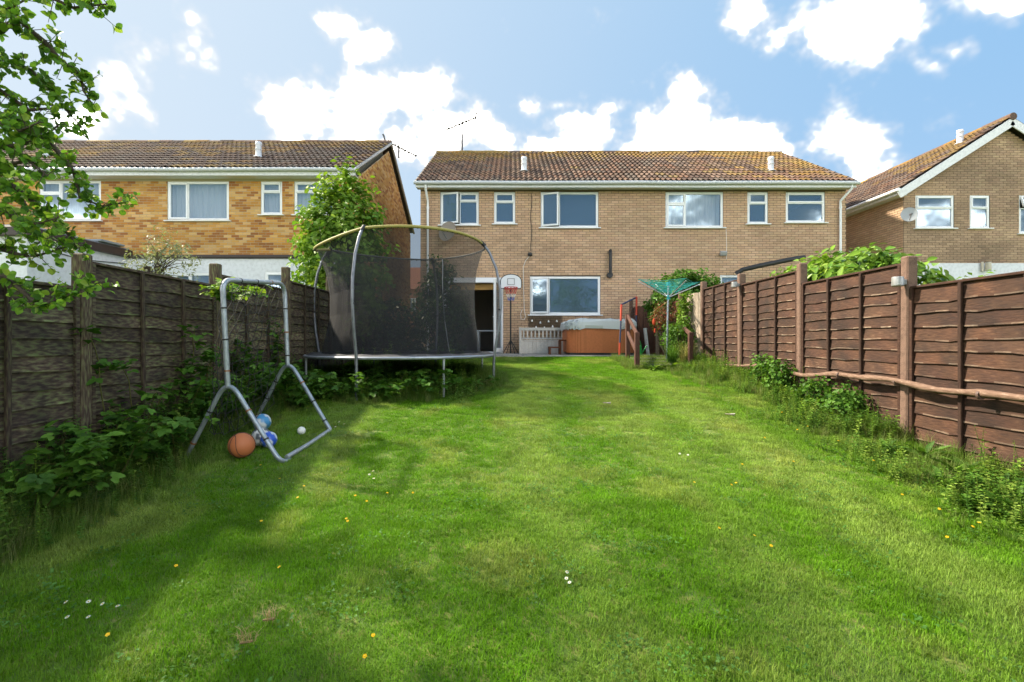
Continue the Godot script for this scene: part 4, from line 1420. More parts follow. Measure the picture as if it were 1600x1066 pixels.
# ------------------------------------------------------------------ patio things
func patio_things() -> void:
	var y := -0.38
	# hot tub
	var t := thing("hot_tub", "square hot tub with ribbed orange brown cabinet and crumpled grey cover", "hot tub", V(2.5, y, 14.0))
	var out := func(s: float, k: float) -> Vector2:
		var a := TAU * s
		var c := cos(a)
		var n := sin(a)
		var p := 0.26
		return Vector2(signf(c) * pow(absf(c), p), signf(n) * pow(absf(n), p)) * k
	var b := MB.new()
	var N := 120
	for i in N:
		var k0 := 0.93 if i % 2 else 0.922
		var k1 := 0.922 if i % 2 else 0.93
		var a: Vector2 = out.call(i / float(N), k0)
		var e: Vector2 = out.call((i + 1) / float(N), k1)
		b.col = Color(0.47, 0.145, 0.04) * (1.0 if i % 2 else 0.93)
		b.quad_out(V(2.45 + a.x, y + 0.06, 14.0 + a.y), V(2.45 + e.x, y + 0.06, 14.0 + e.y), V(2.45 + e.x, y + 0.76, 14.0 + e.y), V(2.45 + a.x, y + 0.76, 14.0 + a.y), V(2.45, y + 0.4, 14.0))
	part(t, "cabinet", b, M.paint_wood)
	b = MB.new()
	b.col = Color(0.05, 0.05, 0.05)
	b.box(V(2.45, y + 0.035, 14.0), Vector3(1.7, 0.07, 1.7))
	part(t, "base", b, M.plain)
	b = MB.new()
	b.col = Color(0.50, 0.53, 0.53)
	var hh := func(i: int, j: float) -> Vector3:
		var k: float = [0.975, 0.985, 0.97, 0.90, 0.5, 0.001][int(j)]
		var h: float = [0.70, 0.80, 0.90, 0.955, 0.985, 0.99][int(j)]
		var p: Vector2 = out.call(i / 96.0, k * (1.0 + 0.012 * sin(i * 2.9 + j * 2.0) * (1.0 if j < 4 else 0.3)))
		return V(2.45 + p.x, y + h + (0.018 * sin(i * 1.7 + j * 1.9) + 0.012 * sin(i * 0.63)) * (1.0 if j < 5 else 0.0) + (0.02 * sin(p.x * 9.0) if j > 2 else 0.0), 14.0 + p.y)
	for i in 96:
		for j in 5:
			b.quad_out(hh.call(i, j), hh.call((i + 1) % 96, j), hh.call((i + 1) % 96, j + 1), hh.call(i, j + 1), V(2.45, y + 0.5, 14.0))
	part(t, "cover", b, M.soft)
	# bench with boxed seat
	t = thing("garden_bench", "pale grey slatted garden bench with boxed seat against the house", "bench", V(0.95, y, 14.65))
	var pale := Color(0.58, 0.54, 0.48)
	var bx := func(called: String, mid: Vector3, size: Vector3) -> void:
		var m := MB.new()
		m.col = pale * rnd(0.93, 1.05)
		m.box(mid, size, 0.006)
		part(t, called, m, M.paint_wood)
	bx.call("seat", V(0.95, y + 0.40, 14.6), Vector3(1.36, 0.035, 0.5))
	for k in 12: bx.call("front_board", V(0.33 + k * 0.1127, y + 0.19, 14.36), Vector3(0.11, 0.37, 0.02))
	for x in [0.25, 1.65]:
		bx.call("post", V(x, y + 0.40, 14.84), Vector3(0.07, 0.8, 0.07))
		bx.call("leg", V(x, y + 0.31, 14.36), Vector3(0.07, 0.62, 0.07))
		bx.call("arm_rest", V(x, y + 0.635, 14.6), Vector3(0.08, 0.03, 0.56))
	bx.call("top_rail", V(0.95, y + 0.745, 14.835), Vector3(1.33, 0.09, 0.045))
	bx.call("lower_rail", V(0.95, y + 0.46, 14.84), Vector3(1.33, 0.05, 0.04))
	for k in 11: bx.call("slat", V(0.36 + k * 0.118, y + 0.595, 14.84), Vector3(0.05, 0.21, 0.022))
	# wooden tub steps
	t = thing("wooden_step", "low brown two-tread wooden step beside the hot tub", "step", V(1.33, y, 13.75))
	for q in [[1.20, 0.2, "tread"], [1.50, 0.40, "tread"]]:
		var m := MB.new()
		m.col = Color(0.22, 0.085, 0.04)
		m.box(V(q[0], y + q[1], 13.75), Vector3(0.32, 0.04, 0.4), 0.005)
		part(t, q[2], m, M.wood_r)
	for q in [[1.07, 0.2], [1.36, 0.40], [1.63, 0.40]]:
		for dd in [13.58, 13.92]:
			var m := MB.new()
			m.col = Color(0.19, 0.075, 0.035)
			m.box(V(q[0], y + q[1] * 0.5 - 0.01, dd), Vector3(0.05, q[1] - 0.02, 0.05), 0.004)
			part(t, "leg", m, M.wood_up)
	# basketball stand
	t = thing("basketball_stand", "black basketball stand with clear white backboard beside the garden door", "basketball stand", V(-0.04, y, 14.4))
	b = MB.new()
	b.col = Color(0.02, 0.02, 0.022)
	b.tube([V(-0.04, y + 0.02, 14.4), V(-0.04, y + 2.1, 14.4)], 0.024, 9)
	part(t, "pole", b, M.plain)
	for k in 4:
		b = MB.new()
		b.col = Color(0.02, 0.02, 0.022)
		var a := k * PI / 2 + 0.5
		b.tube([V(-0.04, y + 0.42, 14.4), V(-0.04 + 0.26 * cos(a), y + 0.01, 14.4 + 0.26 * sin(a))], 0.012, 6)
		part(t, "leg", b, M.plain)
	var bp := [Vector2(-0.29, -0.16), Vector2(0.29, -0.16), Vector2(0.31, -0.1)]
	for k in 13: bp.append(Vector2(0.31 * cos(PI * k / 12.0), 0.06 + 0.20 * sin(PI * k / 12.0)))
	bp.append(Vector2(-0.31, -0.1))
	b = MB.new()
	b.col = Color(0.72, 0.74, 0.76)
	var bc := V(-0.03, 1.72, 14.32)
	for z in [0.0, -0.02]:
		for k in range(1, bp.size() - 1):
			b.tri_out(bc + Vector3(bp[0].x, bp[0].y, z), bc + Vector3(bp[k].x, bp[k].y, z), bc + Vector3(bp[k + 1].x, bp[k + 1].y, z), bc + Vector3(0, 0, -0.01 if z == 0.0 else -0.01))
	part(t, "backboard", b, M.gloss)
	b = MB.new()
	b.col = Color(0.02, 0.02, 0.02)
	var loop := []
	for p in bp: loop.append(bc + Vector3(p.x, p.y, -0.006))
	b.tube(loop, 0.014, 6, false, true)
	b.tube([bc + Vector3(-0.10, -0.05, 0.008), bc + Vector3(0.10, -0.05, 0.008), bc + Vector3(0.10, 0.13, 0.008), bc + Vector3(-0.10, 0.13, 0.008)], 0.008, 4, false, true)
	part(t, "board_trim", b, M.plain)
	b = MB.new()
	b.col = Color(0.5, 0.03, 0.02)
	var hc := V(-0.03, 1.56, 14.08)
	var hoop := []
	for k in 24: hoop.append(hc + Vector3(cos(TAU * k / 24.0), 0, sin(TAU * k / 24.0)) * 0.19)
	b.tube(hoop, 0.011, 6, false, true)
	part(t, "hoop", b, M.plain)
	b = MB.new()
	for k in 12:
		var a := TAU * k / 12.0
		for sg in [-1.0, 1.0]:
			var last := hc + Vector3(cos(a), 0, sin(a)) * 0.19
			for j in 4:
				var a2: float = a + sg * TAU / 24.0 * (j + 1)
				var nx := hc + Vector3(cos(a2), 0, sin(a2)) * (0.19 - 0.027 * (j + 1)) - Vector3(0, 0.095 * (j + 1), 0)
				b.col = [Color(0.55, 0.06, 0.05), Color(0.55, 0.1, 0.08), Color(0.75, 0.74, 0.70), Color(0.10, 0.16, 0.50)][j]
				b.tube([last, nx], 0.006, 4, false)
				last = nx
	part(t, "net", b, M.plain)
	# wire panel with hanging ornaments under the kitchen window
	t = thing("wicker_screen", "brown wicker screen hung with small white ornaments below the kitchen window", "screen", V(1.05, 0.3, 15.0))
	b = MB.new()
	b.col = Color(0.13, 0.09, 0.05)
	for k in 46: b.tube([V(0.55 + k * 0.0225, 0.33, 15.03 + 0.004 * (k % 2)), V(0.55 + k * 0.0225, 0.80, 15.03 + 0.004 * (k % 2))], 0.009, 4)
	part(t, "reeds", b, M.plain).set_meta("kind", "stuff")
	for k in 8:
		b = MB.new()
		b.col = Color(0.75, 0.73, 0.68)
		b.lathe([[0.0, 0.05], [0.012, 0.045], [0.03, 0.0], [0.032, -0.02], [0.0, -0.025]], V(0.62 + k * 0.128, [0.62, 0.42, 0.56, 0.40, 0.60, 0.44, 0.61, 0.40][k], 14.99), 8)
		part(t, "ornament", b, M.plain)
	# folding goal frame, red corners on navy tubes
	t = thing("small_goal_frame", "child's goal frame with red corners and navy tubes leaning by the hot tub", "goal", V(3.1, y, 12.9))
	var A := [V(2.78, y + 0.02, 12.5), V(2.86, y + 1.33, 12.62), V(3.47, y + 1.60, 13.45), V(3.42, y + 0.2, 13.35)]
	for k in 3:
		var a: Vector3 = A[k]
		var e: Vector3 = A[k + 1]
		b = MB.new()
		b.col = Color(0.035, 0.045, 0.10)
		b.tube([a, e], 0.022, 8)
		part(t, "tube", b, M.plain)
		for en in ([[a, e, 0.24], [e, a, 0.32]] if k == 0 else [[e, a, 0.10]] if k == 1 else [[a, e, 0.36]]):
			b = MB.new()
			b.col = Color(0.60, 0.07, 0.03)
			b.tube([en[0], Vector3(en[0]).lerp(en[1], en[2])], 0.027, 8)
			part(t, "corner_sleeve", b, M.plain)
	b = MB.new()
	b.col = Color(0.05, 0.05, 0.06)
	for i in 9:
		var s := (i + 1) / 10.0
		b.tube([A[1].lerp(A[2], s), A[0].lerp(A[3], s) + Vector3(0.1, 0.5, -0.2)], 0.003, 3, false)
		b.tube([A[1].lerp(A[0], s * 0.6) , A[2].lerp(A[3], s * 0.6)], 0.003, 3, false)
	part(t, "net", b, M.plain)
	# stair rails
	for q in [["handrail", "brown timber stair handrail on two posts at the lawn's edge", 2.69, 10.4, 2.85, 11.9, 0.19, 0.66], ["handrail", "short brown timber handrail by the ornamental grass and ivy", 3.92, 10.6, 4.16, 11.9, 0.19, 0.42]]:
		t = thing(q[0], q[1], "handrail", V(q[2], rise(q[3]), q[3]))
		for e in [[q[2], q[3], q[6]], [q[4], q[5], q[7]]]:
			b = MB.new()
			b.col = Color(0.135, 0.06, 0.045)
			var g := rise(e[1]) - 0.1
			b.box(V(e[0], (e[2] + g) * 0.5, e[1]), Vector3(0.1, e[2] - g, 0.1), 0.01)
			part(t, "post", b, M.wood_up)
		for dy in [-0.04, -0.45]:
			var a := V(q[2], q[6] + dy, q[3])
			var e := V(q[4], q[7] + dy, q[5])
			if dy < -0.1 and q[2] > 3.0: continue
			var dv := (e - a).normalized()
			var s := dv.cross(Vector3.UP).normalized()
			b = MB.new()
			b.col = Color(0.16, 0.075, 0.055)
			b.box((a + e) * 0.5, Vector3(0.05, 0.09, a.distance_to(e)), 0.008, Basis(s, dv.cross(s) * -1.0, -dv))
			part(t, "rail", b, M.wood_r)
	# stone steps between the rails
	t = thing("garden_steps", "overgrown stone garden steps between the two timber handrails", "steps", V(3.35, -0.6, 11.1))
	for k in 3:
		b = MB.new()
		b.col = Color(0.15, 0.14, 0.115)
		b.box(V(3.35, rise(10.7 + k * 0.42) - 0.03 + 0.02 * k, 10.8 + k * 0.42), Vector3(0.95, 0.14, 0.40), 0.02)
		part(t, "step", b, M.concrete)
	# rotary drier
	var hub := V(3.66, 1.02, 11.3)
	t = thing("rotary_clothes_line", "half-folded rotary clothes line with teal cords on a grey pole", "clothes line", V(3.66, -0.42, 11.3))
	b = MB.new()
	b.col = Color(0.34, 0.40, 0.46)
	b.tube([V(3.62, -0.45, 11.3), hub + Vector3(0, 0.34, 0)], 0.022, 9)
	part(t, "pole", b, M.steel)
	b = MB.new()
	b.col = Color(0.02, 0.30, 0.36)
	b.tube([hub - Vector3(0, 0.05, 0), hub + Vector3(0, 0.05, 0)], 0.04, 10)
	b.tube([hub + Vector3(0, 0.28, 0), hub + Vector3(0, 0.36, 0)], 0.045, 10)
	part(t, "hub", b, M.plain)
	var tips := [hub + Vector3(-0.74, 0.36, 0.12), hub + Vector3(0.15, 0.30, 0.72), hub + Vector3(0.78, 0.32, -0.12), hub + Vector3(-0.1, 0.40, -0.7)]
	for p in tips:
		b = MB.new()
		b.col = Color(0.50, 0.54, 0.57)
		b.tube([hub, p], 0.011, 6)
		part(t, "arm", b, M.steel)
	b = MB.new()
	b.col = Color(0.01, 0.27, 0.24)
	for k in 11:
		var s := 1.0 - k * 0.072
		for i in 4:
			var a: Vector3 = hub + Vector3(0, 0.05, 0) + (tips[i] - hub) * s
			var e: Vector3 = hub + Vector3(0, 0.05, 0) + (tips[(i + 1) % 4] - hub) * s
			b.tube([a, a.lerp(e, 0.5) - Vector3(0, 0.05 + 0.01 * (k % 3), 0), e], 0.0055, 4, false)
	part(t, "line", b, M.plain)
	b = MB.new()
	b.col = Color(0.48, 0.06, 0.02)
	b.lathe([[0.0, 0.10], [0.015, 0.08], [0.036, 0.02], [0.032, -0.05], [0.0, -0.08]], V(3.44, 0.46, 11.7), 9)
	b.lathe([[0.0, 0.06], [0.02, 0.04], [0.022, -0.04], [0.0, -0.06]], V(3.46, 0.25, 11.7), 8)
	var pb := thing("peg_bag", "orange red peg bag hanging beside the rotary clothes line pole", "peg bag", V(3.44, 0.15, 11.7))
	part(pb, "bag", b, M.soft)
	b = MB.new()
	b.col = Color(0.4, 0.1, 0.04)
	b.tube([V(3.44, 0.57, 11.7), V(3.46, 0.75, 11.66), V(3.64, 0.92, 11.34)], 0.005, 4)
	part(pb, "strap", b, M.soft)
	# leaning board and green can
	t = thing("leaning_board", "narrow white board leaning against the vertical board fence", "board", V(3.55, y, 13.0))
	b = MB.new()
	b.col = Color(0.66, 0.68, 0.70)
	b.box(V(3.62, y + 0.36, 13.0), Vector3(0.03, 0.74, 0.24), 0.005, Basis(Vector3.BACK, 0.12))
	part(t, "panel", b, M.paint_wood)
	b = MB.new()
	b.col = Color(0.2, 0.2, 0.2)
	b.box(V(3.60, y + 0.70, 13.0), Vector3(0.045, 0.03, 0.25), 0.004)
	part(t, "edge_strip", b, M.plain)
	t = thing("watering_can", "bright green plastic watering can by the leaning white board", "watering can", V(3.30, y, 12.6))
	b = MB.new()
	b.col = Color(0.02, 0.34, 0.08)
	b.lathe([[0.0, 0.0], [0.09, 0.0], [0.095, 0.02], [0.085, 0.24], [0.06, 0.27], [0.0, 0.27]], V(3.30, y, 12.6), 14)
	part(t, "body", b, M.gloss)
	b = MB.new()
	b.col = Color(0.02, 0.34, 0.08)
	b.tube([V(3.38, y + 0.06, 12.6), V(3.52, y + 0.26, 12.6)], 0.018, 7)
	part(t, "spout", b, M.gloss)
	b = MB.new()
	b.col = Color(0.02, 0.34, 0.08)
	b.tube([V(3.24, y + 0.26, 12.6), V(3.20, y + 0.36, 12.6), V(3.34, y + 0.38, 12.6), V(3.37, y + 0.27, 12.6)], 0.012, 6)
	part(t, "handle", b, M.gloss)
	# black awning pole of the next garden
	t = thing("black_pipe", "thick black drainpipe elbow running over the neighbour's hedge", "pipe", V(7.0, 1.9, 14.3))
	b = MB.new()
	b.tube([V(6.72, 2.02, 14.4), V(6.86, 2.12, 14.38), V(7.2, 2.2, 14.3), V(8.1, 2.38, 14.2), V(8.6, 2.46, 14.2)], 0.07, 10)
	part(t, "pipe_run", b, M.black)
	b = MB.new()
	b.tube([V(6.70, 2.0, 14.41), V(6.76, 2.05, 14.39)], 0.085, 10)
	part(t, "collar", b, M.black)

# ------------------------------------------------------------------ plants
func shade_of(pal: Array) -> Color:
	var c: Color = pal[rng.randi() % pal.size()]
	var k := rnd(0.75, 1.3)
	return Color(c.r * k, c.g * k, c.b * k)

const GREEN := [Color(0.075, 0.17, 0.022), Color(0.10, 0.22, 0.03), Color(0.055, 0.13, 0.02), Color(0.13, 0.26, 0.035)]
const LIME := [Color(0.15, 0.28, 0.035), Color(0.20, 0.33, 0.04), Color(0.11, 0.23, 0.03), Color(0.25, 0.36, 0.06)]
const DEEP := [Color(0.035, 0.085, 0.022), Color(0.05, 0.11, 0.028), Color(0.028, 0.07, 0.02), Color(0.065, 0.13, 0.04)]
const OLIVE := [Color(0.20, 0.23, 0.13), Color(0.15, 0.18, 0.09), Color(0.26, 0.28, 0.18)]

# leaves in clumps through an ellipsoid; squash > 0 narrows the top
func crown(b: MB, c: Vector3, r: Vector3, clumps: int, per: int, L: float, w: float, pal: Array, kind := 0, spread := 0.24, narrow := 0.0) -> Array:
	var mids := []
	for k in clumps:
		var d := rdir()
		var q := pow(rng.randf(), 0.33) * rnd(0.75, 1.06)
		var p := Vector3(d.x * r.x, d.y * r.y, d.z * r.z) * q
		var sh := 1.0 - narrow * clampf(p.y / r.y, -0.4, 1.0)
		p.x *= sh; p.z *= sh
		mids.append(c + p)
		var tone := shade_of(pal)
		var outw := (p / r).normalized()
		for i in per:
			var o := rdir() * spread * pow(rng.randf(), 0.5)
			var nn := (outw * 0.7 + Vector3.UP * 0.55 + rdir() * 0.8).normalized()
			var dd := (rdir() + outw * 0.5 + Vector3(0, -0.25, 0)).normalized()
			dd = (dd - nn * dd.dot(nn)).normalized()
			var mine := shade_of(pal)
			b.col = tone.lerp(mine, 0.5)
			var s := rnd(0.65, 1.2)
			b.leaf(c + p + o, dd, nn, L * s, w * s, kind)
	return mids

func stems(b: MB, base: Vector3, mids: Array, every: int, r: float) -> void:
	for k in range(0, mids.size(), every):
		var e: Vector3 = mids[k]
		var m := base.lerp(e, 0.5) + Vector3(rnd(-0.1, 0.1), rnd(0, 0.15), rnd(-0.1, 0.1))
		b.tube([base, base.lerp(m, 0.5) + Vector3(rnd(-0.03, 0.03), 0.05, 0), m, e], [r, r * 0.8, r * 0.5, r * 0.15], 5, false)

func bush(called: String, label: String, cat: String, base: Vector3, c: Vector3, r: Vector3, clumps: int, per: int, L: float, w: float, pal: Array, m: Material, kind := 0, spread := 0.24, narrow := 0.0, group := "", trunk := 0.03) -> Node3D:
	var t := thing(called, label, cat, base, group)
	var b := MB.new()
	var mids := crown(b, c, r, clumps, per, L, w, pal, kind, spread, narrow)
	part(t, "foliage", b, m)
	var s := MB.new()
	stems(s, base - Vector3(0, 0.05, 0), mids, maxi(1, clumps / 28), trunk)
	part(t, "stems", s, M.bark)
	return t

func bramble(base: Vector3, canes: int, reach: float, height: float, lean: Vector3, pal: Array, label: String, group: String, bright := 1.0) -> void:
	var t := thing("bramble", label, "bramble", base, group)
	var s := MB.new()
	var b := MB.new()
	for k in canes:
		var dirv := (Vector3(rnd(-1, 1), 0, rnd(-1, 1)) + lean).normalized()
		var L := reach * rnd(0.6, 1.15)
		var H := height * rnd(0.55, 1.15)
		var pts := []
		var p0 := base + Vector3(rnd(-0.15, 0.15), -0.03, rnd(-0.15, 0.15))
		for i in 9:
			var q := i / 8.0
			pts.append(p0 + dirv * (L * q) + Vector3(0, H * (1.7 * q - 0.95 * q * q), 0) + Vector3(rnd(-1, 1), rnd(-1, 1), rnd(-1, 1)) * 0.012)
		s.col = Color(0.13, 0.13, 0.045)
		s.tube(pts, [0.007, 0.0065, 0.006, 0.0055, 0.005, 0.0045, 0.004, 0.003, 0.002], 4, false)
		for i in range(1, 9):
			for rep in 3:
				var p: Vector3 = pts[i].lerp(pts[i - 1], rnd(0, 1))
				var od := (rdir() + Vector3(0, 0.3, 0)).normalized()
				var q := p + od * rnd(0.04, 0.09)
				var nn := (Vector3.UP + rdir() * 0.55).normalized()
				var f := (od - nn * od.dot(nn)).normalized()
				var sd := f.cross(nn)
				var sz := rnd(0.045, 0.085)
				b.col = shade_of(pal) * bright
				b.leaf(q, f, nn, sz * 1.15, sz * 0.42, 1)
				b.leaf(q, (f * 0.35 + sd).normalized(), nn, sz * 0.95, sz * 0.36, 1)
				b.leaf(q, (f * 0.35 - sd).normalized(), nn, sz * 0.95, sz * 0.36, 1)
	part(t, "canes", s, M.grass)
	part(t, "leaves", b, M.leaf)

func rosette(called: String, label: String, base: Vector3, n: int, L: float, w: float, pal: Array, group := "", up := 0.7) -> void:
	var t := thing(called, label, "plant", base, group)
	var b := MB.new()
	var s := MB.new()
	for k in n:
		var a := rnd(0, TAU)
		var d := Vector3(cos(a), rnd(up * 0.4, up * 1.5), sin(a)).normalized()
		var nn := (Vector3.UP - d * d.y + rdir() * 0.25).normalized()
		nn = (nn - d * nn.dot(d)).normalized()
		var ll := L * rnd(0.6, 1.2)
		b.col = shade_of(pal)
		s.col = Color(0.12, 0.2, 0.05)
		s.tube([base, base + d * ll * 0.4], 0.004, 4, false)
		b.leaf(base + d * ll * 0.35, (d - Vector3(0, 0.25, 0)).normalized(), nn, ll, w * rnd(0.7, 1.2), 1, 0.3)
	part(t, "leaves", b, M.leaf)
	part(t, "stalks", s, M.grass)

func garden_tree() -> void:
	var t := thing("apple_tree", "leafy apple tree branches reaching over the weathered fence and the lawn", "tree", V(-3.45, rise(2.1), 2.1))
	var s := MB.new()
	var fork := V(-3.45, 1.15, 2.4)
	s.tube([V(-3.45, rise(2.1) - 0.1, 2.1), V(-3.5, -0.6, 2.15), V(-3.42, 0.3, 2.3), fork], [0.11, 0.09, 0.075, 0.06], 10)
	part(t, "trunk", s, M.bark)
	s = MB.new()
	var b := MB.new()
	var lone := []
	var lines := [
		[P(-80, 90, 2.7), P(28, 31, 2.7), P(70, 66, 2.72), P(95, 95, 2.75), P(126, 118, 2.8), P(130, 142, 2.8), P(146, 165, 2.85)],
		[P(-100, 40, 2.5), P(0, -25, 2.5), P(70, -8, 2.5), P(115, 12, 2.5), P(168, 6, 2.5)],
		[P(-90, 200, 2.8), P(0, 140, 2.9), P(45, 172, 2.9), P(100, 168, 3.0), P(128, 200, 3.0)],
		[P(-80, 190, 3.0), P(20, 180, 3.1), P(86, 232, 3.1), P(115, 268, 3.1), P(125, 310, 3.1), P(160, 322, 3.1), P(200, 315, 3.1)],
		[P(-60, 300, 2.9), P(20, 290, 2.9), P(70, 330, 2.9), P(112, 372, 2.9), P(128, 395, 2.9)],
		[P(-60, 420, 2.8), P(10, 432, 2.8), P(60, 478, 2.8), P(105, 462, 2.8), P(158, 440, 2.8)],
		[P(-60, 230, 2.7), P(10, 230, 2.7), P(60, 220, 2.7), P(98, 190, 2.7)],
		[P(-60, 370, 2.9), P(0, 390, 2.9), P(50, 402, 2.9), P(104, 386, 2.9)],
		[P(-40, 330, 3.2), P(10, 260, 3.2), P(40, 320, 3.2), P(62, 380, 3.2)],
		[P(-70, 120, 2.9), P(0, 90, 2.9), P(50, 110, 2.9), P(84, 150, 2.9)],
		[P(-60, 280, 2.6), P(0, 262, 2.6), P(42, 250, 2.6), P(75, 275, 2.6)],
		[P(-60, 350, 2.7), P(0, 330, 2.7), P(50, 352, 2.7), P(92, 340, 2.7)],
		[P(-50, 60, 3.0), P(0, 20, 3.0), P(40, 0, 3.0)],
		[P(-60, 160, 2.6), P(-5, 190, 2.6), P(30, 205, 2.6), P(64, 190, 2.6)]]
	for ln in lines:
		var pts := [fork.lerp(ln[0], 0.3) + Vector3(rnd(-0.1, 0.1), 0.0, 0)]
		pts.append_array(ln)
		var rad := []
		for i in pts.size(): rad.append(lerpf(0.022, 0.003, i / float(pts.size() - 1)))
		s.tube(pts, rad, 6)
		for i in range(1, pts.size()):
			var a: Vector3 = pts[i - 1]
			var e: Vector3 = pts[i]
			var n := int(a.distance_to(e) / 0.0125) + 1
			for k in n:
				var p := a.lerp(e, (k + rng.randf()) / n)
				var tw := (rdir() + (e - a).normalized() * 0.5 + Vector3(0, 0.1, 0)).normalized()
				var tl := rnd(0.03, 0.13)
				s.tube([p, p + tw * tl], [0.0028, 0.0012], 3, false)
				for q in 4:
					var lp := p + tw * tl * rnd(0.3, 1.0)
					var d := (tw * 0.5 + rdir()).normalized()
					var nn := (Vector3.UP * 0.7 + rdir() * 0.9).normalized()
					nn = (nn - d * nn.dot(d)).normalized()
					var L := rnd(0.026, 0.052)
					if lone.size() < 300 and lp.x / -lp.z > -1.0 and rng.randf() < 0.12: lone.append([lp, d, nn, L / 0.05])
					else:
						b.col = shade_of(LIME if rng.randf() < 0.45 else GREEN) * 1.2
						b.leaf(lp, d, nn, L, L * rnd(0.36, 0.46), 1)
	part(t, "branches", s, M.bark)
	# the rest of the crown, outside the picture, shades the foreground
	var c := V(-4.55, 2.15, 2.3)
	for k in 260:
		var p := c + rdir() * pow(rng.randf(), 0.4) * Vector3(1.55, 1.45, 1.6)
		if p.z < -0.2 and absf(p.x) / -p.z < 1.16 and absf(p.y - EYE) / -p.z < 0.78: continue
		for i in 20:
			var nn := (Vector3.UP + rdir()).normalized()
			var d := rdir()
			d = (d - nn * d.dot(nn)).normalized()
			b.col = shade_of(GREEN)
			b.leaf(p + rdir() * rnd(0.03, 0.22), d, nn, rnd(0.05, 0.075), 0.024, 0)
	var cr := part(t, "crown", b, M.leaf)
	var shapes := []
	for k in 8:
		var m := MB.new()
		m.col = shade_of(LIME if k < 3 else GREEN)
		m.leaf(Vector3.ZERO, Vector3(0, 0, 1), Vector3.UP, 0.05, 0.021, 1)
		shapes.append(m.done())
	for q in lone:
		var x: Vector3 = q[2].cross(q[1]).normalized()
		piece(cr, "leaf", shapes[rng.randi() % 8], M.leaf, Transform3D(Basis(x * q[3], q[2] * q[3], q[1] * q[3]), q[0]))

